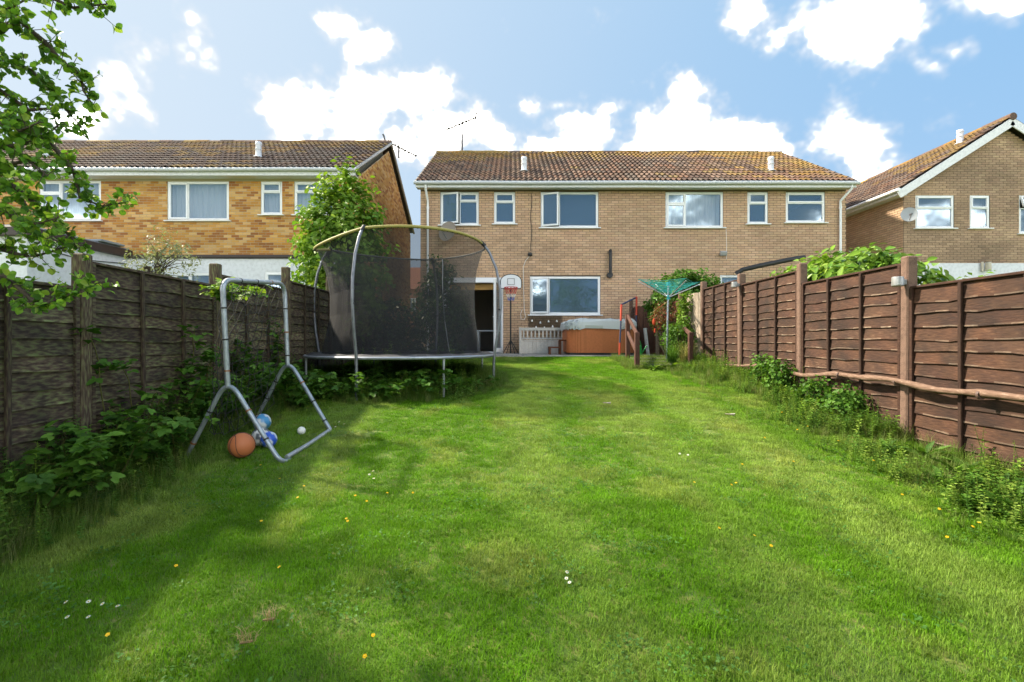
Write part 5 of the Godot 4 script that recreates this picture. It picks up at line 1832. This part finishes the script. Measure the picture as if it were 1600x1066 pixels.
func plants() -> void:
	var e := EYE
	garden_tree()
	bush("tall_shrub", "tall yellow green leafy shrub rising beside the golden brick gable", "shrub", V(-4.2, -0.5, 11.4), V(-3.98, 2.1, 11.3), Vector3(1.2, 2.12, 0.95), 270, 28, 0.135, 0.042, LIME, M.leaf, 1, 0.26, 0.42, "", 0.045)
	bush("leafy_climber", "dark upright leafy shrub seen through the trampoline net near the garden door", "shrub", V(-1.75, -0.42, 12.1), V(-1.75, 0.85, 12.1), Vector3(0.72, 1.45, 0.5), 150, 30, 0.12, 0.03, DEEP, M.leaf_gloss, 0, 0.2, 0.25)
	bush("broad_shrub", "low spreading dark shrub behind the trampoline next to the fence", "shrub", V(-3.0, -0.45, 11.6), V(-2.9, 0.2, 11.7), Vector3(0.95, 0.9, 0.5), 110, 28, 0.11, 0.03, DEEP, M.leaf_gloss, 0, 0.22, 0.1)
	# clipped box hedge
	bush("box_hedge", "dense rounded clipped green hedge top behind the teal clothes line", "hedge", V(4.9, -0.42, 13.3), V(4.80, 0.92, 13.2), Vector3(1.2, 1.06, 0.6), 620, 36, 0.085, 0.036, GREEN, M.leaf_gloss, 0, 0.15, -0.1)
	bush("laurel_hedge", "large-leaved bright laurel hedge leaning over the brown lap fence", "hedge", V(5.5, -0.8, 8.0), V(5.35, 0.62, 7.9), Vector3(0.75, 0.85, 1.85), 420, 22, 0.145, 0.036, LIME, M.leaf_gloss, 1, 0.2, 0.0)
	bush("low_hedge", "low strip of fresh green hedge behind the fence below the painted plinth", "hedge", V(5.9, -0.9, 5.7), V(6.0, 0.2, 6.0), Vector3(0.9, 0.62, 1.0), 140, 20, 0.09, 0.024, LIME, M.leaf, 0, 0.18)
	bush("flowering_climber", "climber with small reddish leaves on the vertical board fence", "climber", V(4.0, -0.42, 12.4), V(3.95, 0.62, 12.5), Vector3(0.42, 0.42, 0.55), 70, 24, 0.055, 0.018, [Color(0.28, 0.05, 0.035), Color(0.08, 0.13, 0.03), Color(0.20, 0.06, 0.04), Color(0.10, 0.16, 0.035)], M.leaf, 0, 0.14)
	bush("ivy", "bright ivy trailing down the whitewashed fence panel", "ivy", V(4.2, -0.45, 11.75), V(4.2, 0.35, 11.8), Vector3(0.16, 0.95, 0.28), 70, 22, 0.06, 0.024, LIME, M.leaf, 1, 0.13)
	bush("leafy_shrub", "loose green shrub filling the corner beneath the red-leaved climber", "shrub", V(3.95, -0.5, 11.4), V(3.95, -0.02, 11.5), Vector3(0.36, 0.52, 0.4), 60, 24, 0.075, 0.022, GREEN, M.leaf, 0, 0.16)
	# cut olive behind the weathered fence
	var t := thing("olive_tree", "small pollarded olive tree with sparse silvery leaves beyond the weathered fence", "tree", V(-5.35, -0.9, 7.3))
	var b := MB.new()
	b.tube([V(-5.35, -1.0, 7.3), V(-5.36, 0.5, 7.3), V(-5.42, 0.8, 7.3), V(-5.52, 1.12, 7.3)], [0.07, 0.06, 0.055, 0.045], 8)
	b.tube([V(-5.36, 0.5, 7.3), V(-5.25, 0.8, 7.28), V(-5.22, 1.0, 7.28)], [0.06, 0.05, 0.042], 8)
	part(t, "trunk", b, M.bark)
	b = MB.new()
	var s := MB.new()
	var mids := crown(b, V(-5.33, 1.18, 7.3), Vector3(0.5, 0.55, 0.42), 80, 18, 0.06, 0.011, OLIVE, 0, 0.13)
	part(t, "crown", b, M.leaf)
	stems(s, V(-5.38, 0.95, 7.3), mids, 2, 0.01)
	part(t, "twigs", s, M.bark)
	# trees behind the viewer, mirrored in the kitchen window
	for q in [[-4.5, -12.0, 7.0], [1.0, -13.5, 7.6], [5.2, -12.0, 8.4], [9.5, -13.0, 7.2]]:
		t = thing("garden_boundary_tree", "broad green tree at the bottom of the garden", "tree", V(q[0], rise(q[1]), q[1]), "trees at the bottom of the garden")
		b = MB.new()
		b.tube([V(q[0], rise(q[1]) - 0.1, q[1]), V(q[0], 0.5, q[1]), V(q[0] + 0.1, 2.0, q[1])], [0.22, 0.17, 0.1], 8)
		part(t, "trunk", b, M.bark)
		b = MB.new()
		crown(b, V(q[0], q[2] * 0.42, q[1]), Vector3(2.4, q[2] * 0.5, 2.2), 120, 26, 0.22, 0.08, GREEN, 0, 0.55)
		part(t, "crown", b, M.leaf)
	# added tall tree, unseen above the picture: its crown dapples the near lawn
	t = thing("added_shade_tree", "added unseen loose-crowned tree beyond the weathered fence that shades the near lawn", "tree", V(-7.8, rise(5.6), 5.6))
	b = MB.new()
	b.tube([V(-7.8, rise(5.6) - 0.1, 5.6), V(-7.75, 1.0, 5.6), V(-7.6, 3.6, 5.6), V(-7.4, 6.0, 5.6)], [0.2, 0.17, 0.13, 0.05], 9)
	part(t, "trunk", b, M.bark)
	b = MB.new()
	mids = crown(b, V(-7.3, 6.5, 5.6), Vector3(3.3, 1.9, 1.7), 45, 22, 0.14, 0.045, GREEN, 0, 0.42)
	part(t, "crown", b, M.leaf)
	s = MB.new()
	stems(s, V(-7.6, 4.2, 5.6), mids, 8, 0.05)
	part(t, "branches", s, M.bark)
	# brambles under the weathered fence and the trampoline
	var along := [[-3.45, 3.5, 0.85], [-3.5, 4.05, 1.0], [-3.45, 4.6, 0.8], [-3.55, 5.2, 1.05], [-3.5, 5.9, 1.2], [-3.5, 6.6, 1.0], [-3.4, 7.1, 0.9], [-3.1, 6.9, 0.6]]
	for q in along:
		bramble(Vector3(q[0], gy(q[0], -q[1]), -q[1]), 10, 0.5, q[2] * 0.8, Vector3(0.25, 0, 0.1), GREEN, "arching bramble at the foot of the weathered fence", "brambles along the weathered fence")
	for q in [[-2.75, 7.35], [-2.3, 7.3], [-1.8, 7.4], [-1.3, 7.65], [-0.9, 8.0], [-2.6, 7.9]]:
		bramble(Vector3(q[0], gy(q[0], -q[1]), -q[1]), 7, 0.5, 0.5, Vector3(0.1, 0, 0.25), GREEN, "bramble shoots growing out from under the trampoline", "brambles under the trampoline")
	for q in [[-3.62, 4.5], [-3.6, 5.5], [-3.62, 6.4], [-3.6, 7.6]]:
		bramble(Vector3(q[0], gy(q[0], -q[1]), -q[1]), 5, 0.22, 1.5, Vector3(0.0, 0, 0.1), GREEN, "tall bramble stems climbing up the boards of the weathered fence", "brambles climbing the weathered fence")
	bramble(V(-3.55, 0.55, 5.75), 5, 0.5, 0.16, Vector3(0.2, 0, 0.5), LIME, "bright bramble spray spilling over the top of the weathered fence", "")
	# right hand border
	for q in [[4.15, 7.55], [4.18, 8.15], [4.12, 6.6], [4.16, 6.1]]:
		var high: float = 0.34 if q[1] > 7.0 else 0.26
		bush("ivy_clump", "small-leaved ivy clump climbing the foot of the brown fence", "ivy", Vector3(q[0], gy(q[0], -q[1]), -q[1]), Vector3(q[0], gy(q[0], -q[1]) + high * 0.8, -q[1]), Vector3(0.2, high, 0.3), 44, 20, 0.05, 0.022, GREEN, M.leaf, 1, 0.1, 0.0, "ivy at the foot of the brown fence", 0.008)
	for q in [[4.05, 4.35, 0.30], [3.95, 3.9, 0.34], [4.1, 4.8, 0.26], [3.7, 4.15, 0.24], [3.85, 5.0, 0.24], [3.75, 3.55, 0.32], [4.1, 5.6, 0.24], [3.55, 3.7, 0.2]]:
		rosette("broad_leaved_weed", "broad-leaved weed growing in the border below the brown fence", Vector3(q[0], gy(q[0], -q[1]), -q[1]), 26, q[2] * 0.7, 0.03, GREEN, "weeds below the brown fence", 0.8)
	for q in [[3.35, 10.3], [3.0, 10.25], [3.7, 10.2], [4.1, 9.9]]:
		rosette("leafy_weed", "leafy weed sprouting at the foot of the garden steps", Vector3(q[0], gy(q[0], -q[1]), -q[1]), 22, 0.2, 0.03, LIME, "weeds at the garden steps", 0.7)
	# ornamental grasses by the steps
	for q in [[3.55, 10.75, 0.75, GREEN, "arching green ornamental grass beside the garden steps"], [3.9, 10.85, 0.75, [Color(0.34, 0.33, 0.12), Color(0.28, 0.30, 0.10), Color(0.40, 0.36, 0.16)], "straw-coloured drooping ornamental grass by the short handrail"]]:
		t = thing("ornamental_grass", q[4], "grass clump", V(q[0], rise(q[1]), q[1]))
		b = MB.new()
		for k in 190:
			b.col = shade_of(q[3])
			blade(b, Vector3(q[0] + rnd(-0.08, 0.08), EYE + rise(q[1]), -q[1] + rnd(-0.08, 0.08)), q[2] * rnd(0.5, 1.1), 0.008, rnd(0.35, 0.95), rnd(0, TAU), 4)
		part(t, "blades", b, M.grass)
		b = MB.new()
		b.col = Color(0.2, 0.2, 0.08)
		b.lathe([[0.1, -0.03], [0.09, 0.04], [0.04, 0.09], [0.0, 0.1]], V(q[0], rise(q[1]), q[1]), 9)
		part(t, "crown_base", b, M.plain)

# ------------------------------------------------------------------ grass
func blade(b: MB, p: Vector3, L: float, w: float, bend: float, az: float, seg := 2) -> void:
	var d := Vector3(cos(az), 0, sin(az))
	var s := Vector3(-sin(az), 0, cos(az)) * w * 0.5
	var k := b.v.size()
	var q := p
	var an := PI * 0.5 - bend * 0.25
	for i in seg + 1:
		var f := 1.0 - pow(i / float(seg), 1.6)
		var nn := s.normalized().cross(d * cos(an) + Vector3.UP * sin(an)).normalized()
		if i < seg:
			b.v.append(q - s * f); b.v.append(q + s * f)
			b.n.append(nn); b.n.append(nn); b.c.append(b.col); b.c.append(b.col)
		else:
			b.v.append(q); b.n.append(nn); b.c.append(b.col)
		q += (d * cos(an) + Vector3.UP * sin(an)) * (L / seg)
		an -= bend * (2.0 / seg)
	for i in seg - 1:
		for j in [0, 3, 1, 0, 2, 3]: b.ix.append(k + i * 2 + j)
	for j in [0, 2, 1]: b.ix.append(k + (seg - 1) * 2 + j)

func turf_mesh(n: int, half: float, lo: float, hi: float, w: float) -> ArrayMesh:
	var b := MB.new()
	for k in n:
		var g := rnd(0.72, 1.28)
		b.col = Color(g, g, g)
		if rng.randf() < 0.04: b.col = Color(2.2, 1.45, 2.0) * rnd(0.8, 1.1)
		blade(b, Vector3(rnd(-half, half), -0.006, rnd(-half, half)), rnd(lo, hi), w * rnd(0.7, 1.3), rnd(0.3, 1.15), rnd(0, TAU), 2)
	return b.done()

func sprig_mesh(h: float, n: int, L: float, w: float) -> ArrayMesh:
	var b := MB.new()
	b.col = Color(0.8, 0.8, 0.8)
	var tip := Vector3(rnd(-0.05, 0.05), h, rnd(-0.05, 0.05))
	b.tube([Vector3.ZERO, tip * 0.5 + Vector3(rnd(-0.02, 0.02), 0, 0), tip], [0.003, 0.0025, 0.001], 3, false)
	for k in n:
		var q := pow((k + 0.5) / n, 0.8)
		var a := k * 2.4
		var d := Vector3(cos(a), rnd(0.1, 0.6), sin(a)).normalized()
		var nn := (Vector3.UP + rdir() * 0.3).normalized()
		nn = (nn - d * nn.dot(d)).normalized()
		var g := rnd(0.75, 1.3)
		b.col = Color(g, g, g)
		b.leaf(tip * q, d, nn, L * (1.1 - 0.5 * q), w * (1.1 - 0.5 * q), 0)
	return b.done()

func in_sight(x: float, d: float, extra := 1.0) -> bool:
	return d > 0.7 and absf(x) < 1.06 * d + extra

func lawn_tint(x: float, z: float) -> Color:
	var dry := patch_noise.get_noise_2d(x * 44.0 + 50.0, z * 30.0)
	var cool := patch_noise.get_noise_2d(x * 20.0 - 300.0, z * 7.0 + 90.0)
	var stripe := sin(x * 5.4 + 0.5 * sin(z * 0.7)) * 0.5 + 0.5
	var c := Color(0.128, 0.295, 0.006)
	c = c.lerp(Color(0.27, 0.39, 0.07), clampf(cool * 1.2 + stripe * 0.75, 0.0, 0.9))
	c = c.lerp(Color(0.36, 0.39, 0.10), clampf((dry - 0.20) * 2.2, 0.0, 0.5))
	var k := 1.0 + 0.5 * fine_noise.get_noise_2d(x * 100.0, z * 100.0)
	return Color(c.r * k, c.g * k, c.b * k)

func grass() -> void:
	var holder := Node3D.new()
	holder.name = "lawn_grass"
	add_child(holder)
	holder.set_meta("kind", "stuff")
	holder.set_meta("label", "mown green lawn grass with drier yellowish patches")
	holder.set_meta("category", "grass")
	var shapes := []
	for k in 5: shapes.append(turf_mesh(160, 0.085, 0.016, 0.040, 0.0034))
	var ts := [[], [], [], [], []]
	var cs := [[], [], [], [], []]
	var d := 0.9
	while d < 12.65:
		var stp := 0.062 if d < 4.0 else 0.078
		var x := -3.75
		while x < 4.38:
			var px := x + rnd(-0.5, 0.5) * stp
			var pz := -d + rnd(-0.5, 0.5) * stp
			x += stp
			if not in_sight(px, -pz): continue
			var c := lawn_tint(px, pz)
			var bare := patch_noise.get_noise_2d(px * 60.0 + 900.0, pz * 60.0)
			if bare > 0.54 and rng.randf() < 0.6: continue
			var k := rng.randi() % 5
			var s := rnd(0.8, 1.2)
			var tall := s * rnd(0.7, 1.35) * (1.0 + 0.35 * patch_noise.get_noise_2d(px * 35.0, pz * 35.0 + 400.0))
			ts[k].append(Transform3D(Basis(Vector3.UP, rnd(0, TAU)).scaled(Vector3(s, tall, s)), Vector3(px, gy(px, pz), pz)))
			var j := rnd(0.85, 1.17)
			cs[k].append(Color(c.r * j, c.g * j, c.b * j))
		d += stp
	for k in 5: many(holder, "turf", shapes[k], M.grass, ts[k], cs[k])
	# longer grass on the borders
	var tall := Node3D.new()
	tall.name = "rough_grass"
	add_child(tall)
	tall.set_meta("kind", "stuff")
	tall.set_meta("label", "long rough grass along the fences and round the trampoline")
	tall.set_meta("category", "grass")
	var ls := []
	for k in 3: ls.append(turf_mesh(34, 0.06, 0.14, 0.36, 0.0042))
	var lt := [[], [], []]
	var lc := [[], [], []]
	for i in 8200:
		var x := 0.0
		var dd := rnd(1.2, 12.4)
		var pick_ := rng.randf()
		var size := 1.0
		if pick_ < 0.42:
			x = -3.75 + absf(rnd(-1, 1) * rnd(0, 1)) * 0.95
			dd = rnd(1.6, 8.0)
			size = 1.45 - 1.1 * (x + 3.75) / 0.95
		elif pick_ < 0.62:
			var a := rnd(0, TAU)
			var r := rnd(1.3, 1.95)
			x = -2.0 + r * sin(a)
			dd = 8.9 - r * cos(a)
			size = 1.0 if r < 1.75 else 0.55
		elif pick_ < 0.9:
			x = 4.34 - absf(rnd(-1, 1) * rnd(0, 1)) * 1.5
			size = 0.85 - 0.55 * (4.34 - x) / 1.5
			if dd > 8.0 and dd < 10.2: size *= 1.3
		else:
			x = rnd(2.4, 4.3)
			dd = rnd(10.2, 12.0)
			size = 0.6
		if not in_sight(x, dd) or x < -3.76: continue
		if patch_noise.get_noise_2d(x * 70.0, dd * 70.0) < -0.25: continue
		var k := rng.randi() % 3
		lt[k].append(Transform3D(Basis(Vector3.UP, rnd(0, TAU)).scaled(Vector3(1, 1, 1) * size * rnd(0.6, 1.15)), Vector3(x, gy(x, -dd), -dd)))
		var c := Color(0.13, 0.24, 0.03).lerp(Color(0.30, 0.30, 0.12), clampf(rnd(-0.5, 0.75), 0.0, 1.0))
		lc[k].append(c * rnd(0.75, 1.15))
	for k in 3: many(tall, "tuft", ls[k], M.grass, lt[k], lc[k])
	# low leafy ground cover in the borders
	var cover := Node3D.new()
	cover.name = "ground_cover"
	add_child(cover)
	cover.set_meta("kind", "stuff")
	cover.set_meta("label", "dense low leafy ground cover in both borders")
	cover.set_meta("category", "ground cover")
	var gs := [sprig_mesh(0.16, 12, 0.05, 0.015), sprig_mesh(0.24, 16, 0.055, 0.017), sprig_mesh(0.10, 10, 0.04, 0.016), sprig_mesh(0.55, 26, 0.07, 0.014), sprig_mesh(0.42, 34, 0.03, 0.006)]
	var gt := [[], [], [], [], []]
	var gc := [[], [], [], [], []]
	for i in 9000:
		var right := rng.randf() < 0.62
		var dd := rnd(2.4, 11.0) if right else rnd(2.2, 8.2)
		var q := absf(rnd(-1, 1)) * rnd(0.3, 1)
		var x := 4.34 - q * (1.25 if dd < 6.5 else 0.8) if right else -3.76 + q * 0.85
		if not right and rng.randf() < 0.3:
			x = rnd(-3.2, -0.6); dd = rnd(7.2, 9.6)
		if not in_sight(x, dd): continue
		if right and patch_noise.get_noise_2d(x * 45.0, dd * 45.0) < -0.1: continue
		var k := rng.randi() % 3
		if not right and rng.randf() < 0.22: k = 3 + rng.randi() % 2
		elif right and rng.randf() < 0.06: k = 4
		gt[k].append(Transform3D(Basis(Vector3.UP, rnd(0, TAU)).rotated(Vector3.RIGHT, rnd(-0.3, 0.3)).scaled(Vector3(1, 1, 1) * rnd(0.6, 1.2) * (1.1 - 0.4 * q)), Vector3(x, gy(x, -dd) - 0.01, -dd)))
		gc[k].append(shade_of(GREEN if rng.randf() < (0.35 if right else 0.7) else LIME))
	for k in 5: many(cover, "sprig", gs[k], M.leaf, gt[k], gc[k])
	# clover in the lawn
	var clover := Node3D.new()
	clover.name = "lawn_clover"
	add_child(clover)
	clover.set_meta("kind", "stuff")
	clover.set_meta("label", "small round-leaved clover scattered through the lawn")
	clover.set_meta("category", "clover")
	var cm := MB.new()
	for k in 9:
		var p := Vector3(rnd(-0.05, 0.05), rnd(0.02, 0.036), rnd(-0.05, 0.05))
		var nn := (Vector3.UP + rdir() * 0.4).normalized()
		for i in 3:
			var a := TAU * i / 3.0 + k
			var dv := Vector3(cos(a), 0, sin(a))
			cm.leaf(p, (dv - nn * dv.dot(nn)).normalized(), nn, 0.009, 0.0045, 1)
	var ct := []
	var cc := []
	for i in 1500:
		var dd := pow(rng.randf(), 1.3) * 7.0 + 1.2
		var x := rnd(-3.4, 3.7)
		if not in_sight(x, dd, 0.4) or patch_noise.get_noise_2d(x * 40.0 + 77.0, dd * 40.0) < 0.02: continue
		ct.append(Transform3D(Basis(Vector3.UP, rnd(0, TAU)).scaled(Vector3(1, 1, 1) * rnd(0.8, 1.3)), Vector3(x, gy(x, -dd), -dd)))
		cc.append(shade_of([Color(0.075, 0.19, 0.03), Color(0.10, 0.22, 0.045)]))
	many(clover, "clover_leaves", cm.done(), M.leaf, ct, cc)

func flower(called: String, label: String, at: Vector3, h: float, petal: Color, r: float, n: int, group: String) -> void:
	var t := thing(called, label, "flower", at, group)
	var s := MB.new()
	s.col = Color(0.09, 0.18, 0.03)
	s.tube([at, at + Vector3(rnd(-0.004, 0.004), h, 0.002)], 0.0012, 4, false)
	part(t, "stem", s, M.grass)
	var p := MB.new()
	p.col = petal
	var top := at + Vector3(0, h, 0)
	var nn := (Vector3.UP + Vector3(rnd(-0.4, 0.4), 0, rnd(0, 0.7))).normalized()
	for k in n:
		var a := TAU * k / n
		var d := Vector3(cos(a), 0, sin(a))
		d = (d - nn * d.dot(nn)).normalized()
		p.leaf(top, (d + nn * 0.25).normalized(), nn, r, r * 2.6 / n, 1)
	part(t, "petals", p, M.leaf)
	var c := MB.new()
	c.col = Color(0.65, 0.42, 0.02)
	c.ball(top + nn * r * 0.12, r * 0.3, 6)
	part(t, "centre", c, M.plain)

func flowers() -> void:
	for q in [[103, 958], [138, 957], [160, 964], [138, 982], [105, 985], [184, 966], [886, 905], [885, 915], [890, 922], [530, 668], [524, 676], [538, 672], [583, 747], [577, 752], [584, 758], [1062, 716], [1075, 718]]:
		var d := ground_depth(q[1])
		var x: float = (q[0] - 800.0) * d / 755.0
		flower("daisy", "white daisy flower in the lawn", Vector3(x, gy(x, -d), -d), 0.05, Color(0.80, 0.80, 0.78), 0.012, 12, "daisies in the lawn")
	for q in [[275, 908], [168, 1024], [583, 1018], [570, 1052], [465, 792], [437, 760], [407, 737], [475, 772], [408, 832], [436, 908], [555, 787], [573, 797], [541, 826], [543, 830], [605, 784], [645, 785], [1124, 845], [1179, 872], [1205, 890], [1143, 773], [1150, 780], [1085, 768], [1160, 750], [1240, 745], [1195, 705], [1530, 845], [1520, 850], [1468, 822], [1410, 800], [1480, 868], [1222, 660], [1246, 690], [1262, 684], [1310, 710], [1365, 745]]:
		var d := ground_depth(q[1])
		var x: float = clampf((q[0] - 800.0) * d / 755.0, -3.6, 4.2)
		flower("buttercup", "yellow buttercup flower standing in the grass", Vector3(x, gy(x, -d), -d), 0.07 if q[0] < 1150 else 0.13, Color(0.78, 0.50, 0.01), 0.011, 5, "buttercups in the grass")

func ground_depth(py: float) -> float:
	var d := 1.5
	while d < 12.5:
		if 533.0 - rise(d) * 755.0 / d < py: return d
		d += 0.02
	return 12.5

func ground() -> void:
	var b := MB.new()
	var xs := []
	var zs := []
	for v in [-200.0, -100.0, -50.0, -30.0, -20.0, -14.0, -10.0, -7.0, -5.0]: xs.append(v)
	var x := -4.0
	while x < 4.7:
		xs.append(x); x += 0.2
	for v in [5.0, 7.0, 10.0, 14.0, 20.0, 30.0, 50.0, 100.0, 200.0]: xs.append(v)
	for v in [-60.0, -40.0, -25.0, -15.0, -10.0, -6.0, -3.0, -1.0]: zs.append(v)
	var d := 0.0
	while d < 13.6:
		zs.append(d); d += 0.2
	for v in [15.0, 18.0, 25.0, 40.0, 70.0, 120.0, 250.0, 400.0]: zs.append(v)
	var nx := xs.size()
	b.col = Color(1, 1, 1)
	for i in zs.size():
		for j in nx:
			b.v.append(Vector3(xs[j], gy(xs[j], -zs[i]), -zs[i]))
			b.n.append(Vector3(0, 0.99, 0.12)); b.c.append(Color(1, 1, 1))
	for i in zs.size() - 1:
		for j in nx - 1:
			var k := i * nx + j
			for q in [k, k + nx, k + nx + 1, k, k + nx + 1, k + 1]: b.ix.append(q)
	struct("ground", b, M.soil)
	# paved terrace in front of the house, slab by slab
	var base := MB.new()
	base.col = Color(0.5, 0.48, 0.44)
	base.box(V(0.9, -0.50, 13.95), Vector3(7.2, 0.19, 2.36))
	var pt := struct("patio", base, M.concrete)
	var shapes := []
	for k in 4:
		var m := MB.new()
		m.col = Color(1, 1, 1) * rnd(0.85, 1.1)
		m.box(Vector3.ZERO, Vector3(0.59, 0.04, 0.58), 0.006)
		shapes.append(m.done())
	for i in 12:
		for j in 4:
			piece(pt, "paving_slab", shapes[rng.randi() % 4], M.slab, Transform3D(Basis(Vector3.RIGHT, rnd(-0.004, 0.004)), V(-2.4 + i * 0.6, -0.40 + rnd(-0.002, 0.002), 13.08 + j * 0.59)))

func scraps() -> void:
	for q in [[948, 634, 0.05], [1140, 652, 0.05], [420, 980, 0.06], [385, 1015, 0.07]]:
		var d := ground_depth(q[1])
		var x: float = (q[0] - 800.0) * d / 755.0
		if q[0] < 900:
			var t := thing("dead_grass_wisp", "wisp of dead straw-coloured grass lying on the mown lawn", "dead grass", Vector3(x, gy(x, -d), -d), "wisps of dead grass")
			var b := MB.new()
			for k in 34:
				b.col = Color(0.42, 0.32, 0.16) * rnd(0.7, 1.2)
				blade(b, Vector3(x + rnd(-0.04, 0.04), gy(x, -d) + rnd(0.02, 0.05), -d + rnd(-0.02, 0.02)), rnd(0.05, 0.13), 0.003, rnd(0.9, 1.7), rnd(0, TAU), 3)
			part(t, "straw", b, M.grass)
			b = MB.new()
			b.col = Color(0.30, 0.22, 0.11)
			b.tube([Vector3(x - 0.03, gy(x, -d) + 0.02, -d), Vector3(x + 0.03, gy(x, -d) + 0.03, -d)], 0.006, 5)
			part(t, "stalk", b, M.grass)
		else:
			var t := thing("dry_twig", "short pale broken twig on the grass", "twig", Vector3(x, gy(x, -d), -d), "twigs on the lawn")
			var b := MB.new()
			b.col = Color(0.30, 0.25, 0.18)
			var c := Vector3(x, gy(x, -d) + 0.035, -d)
			b.tube([c - Vector3(q[2], 0, 0.02), c, c + Vector3(q[2], -0.01, 0.03)], 0.008, 5)
			part(t, "stick", b, M.plain)
			b = MB.new()
			b.col = Color(0.5, 0.46, 0.40)
			b.tube([c, c + Vector3(0.05, 0.015, 0.05)], 0.006, 5)
			part(t, "side_shoot", b, M.plain)

func _ready() -> void:
	rng.seed = 20240611
	for n in [bump_noise, patch_noise, fine_noise]:
		n.noise_type = FastNoiseLite.TYPE_SIMPLEX_SMOOTH
		n.frequency = 0.01
	bump_noise.seed = 4
	patch_noise.seed = 8
	patch_noise.frequency = 0.02
	patch_noise.fractal_octaves = 3
	fine_noise.seed = 15
	fine_noise.frequency = 0.03
	camera_and_light()
	materials()
	ground()
	main_house()
	left_house()
	right_house()
	far_house()
	fences()
	grass()
	plants()
	trampoline()
	rebound_goal()
	patio_things()
	aerial(V(-1.95, 7.35, 18.9), 1.25, 0.25, "tall thin television aerial on the tan house's mossy ridge")
	aerial(V(-4.45, 7.2, 19.0), 0.5, 2.6, "short television aerial at the golden brick house's gable peak")
	dish(V(-1.9, 3.32, 14.9), Vector3(-0.55, 0.25, 1), 0.31, Color(0.27, 0.235, 0.195), "brownish satellite dish on the tan brick wall above the trampoline")
	dish(V(12.45, 3.93, 15.2), Vector3(-0.45, 0.12, 1), 0.22, Color(0.36, 0.38, 0.40), "grey satellite dish at the corner of the gable house")
	balls()
	flowers()
	scraps()
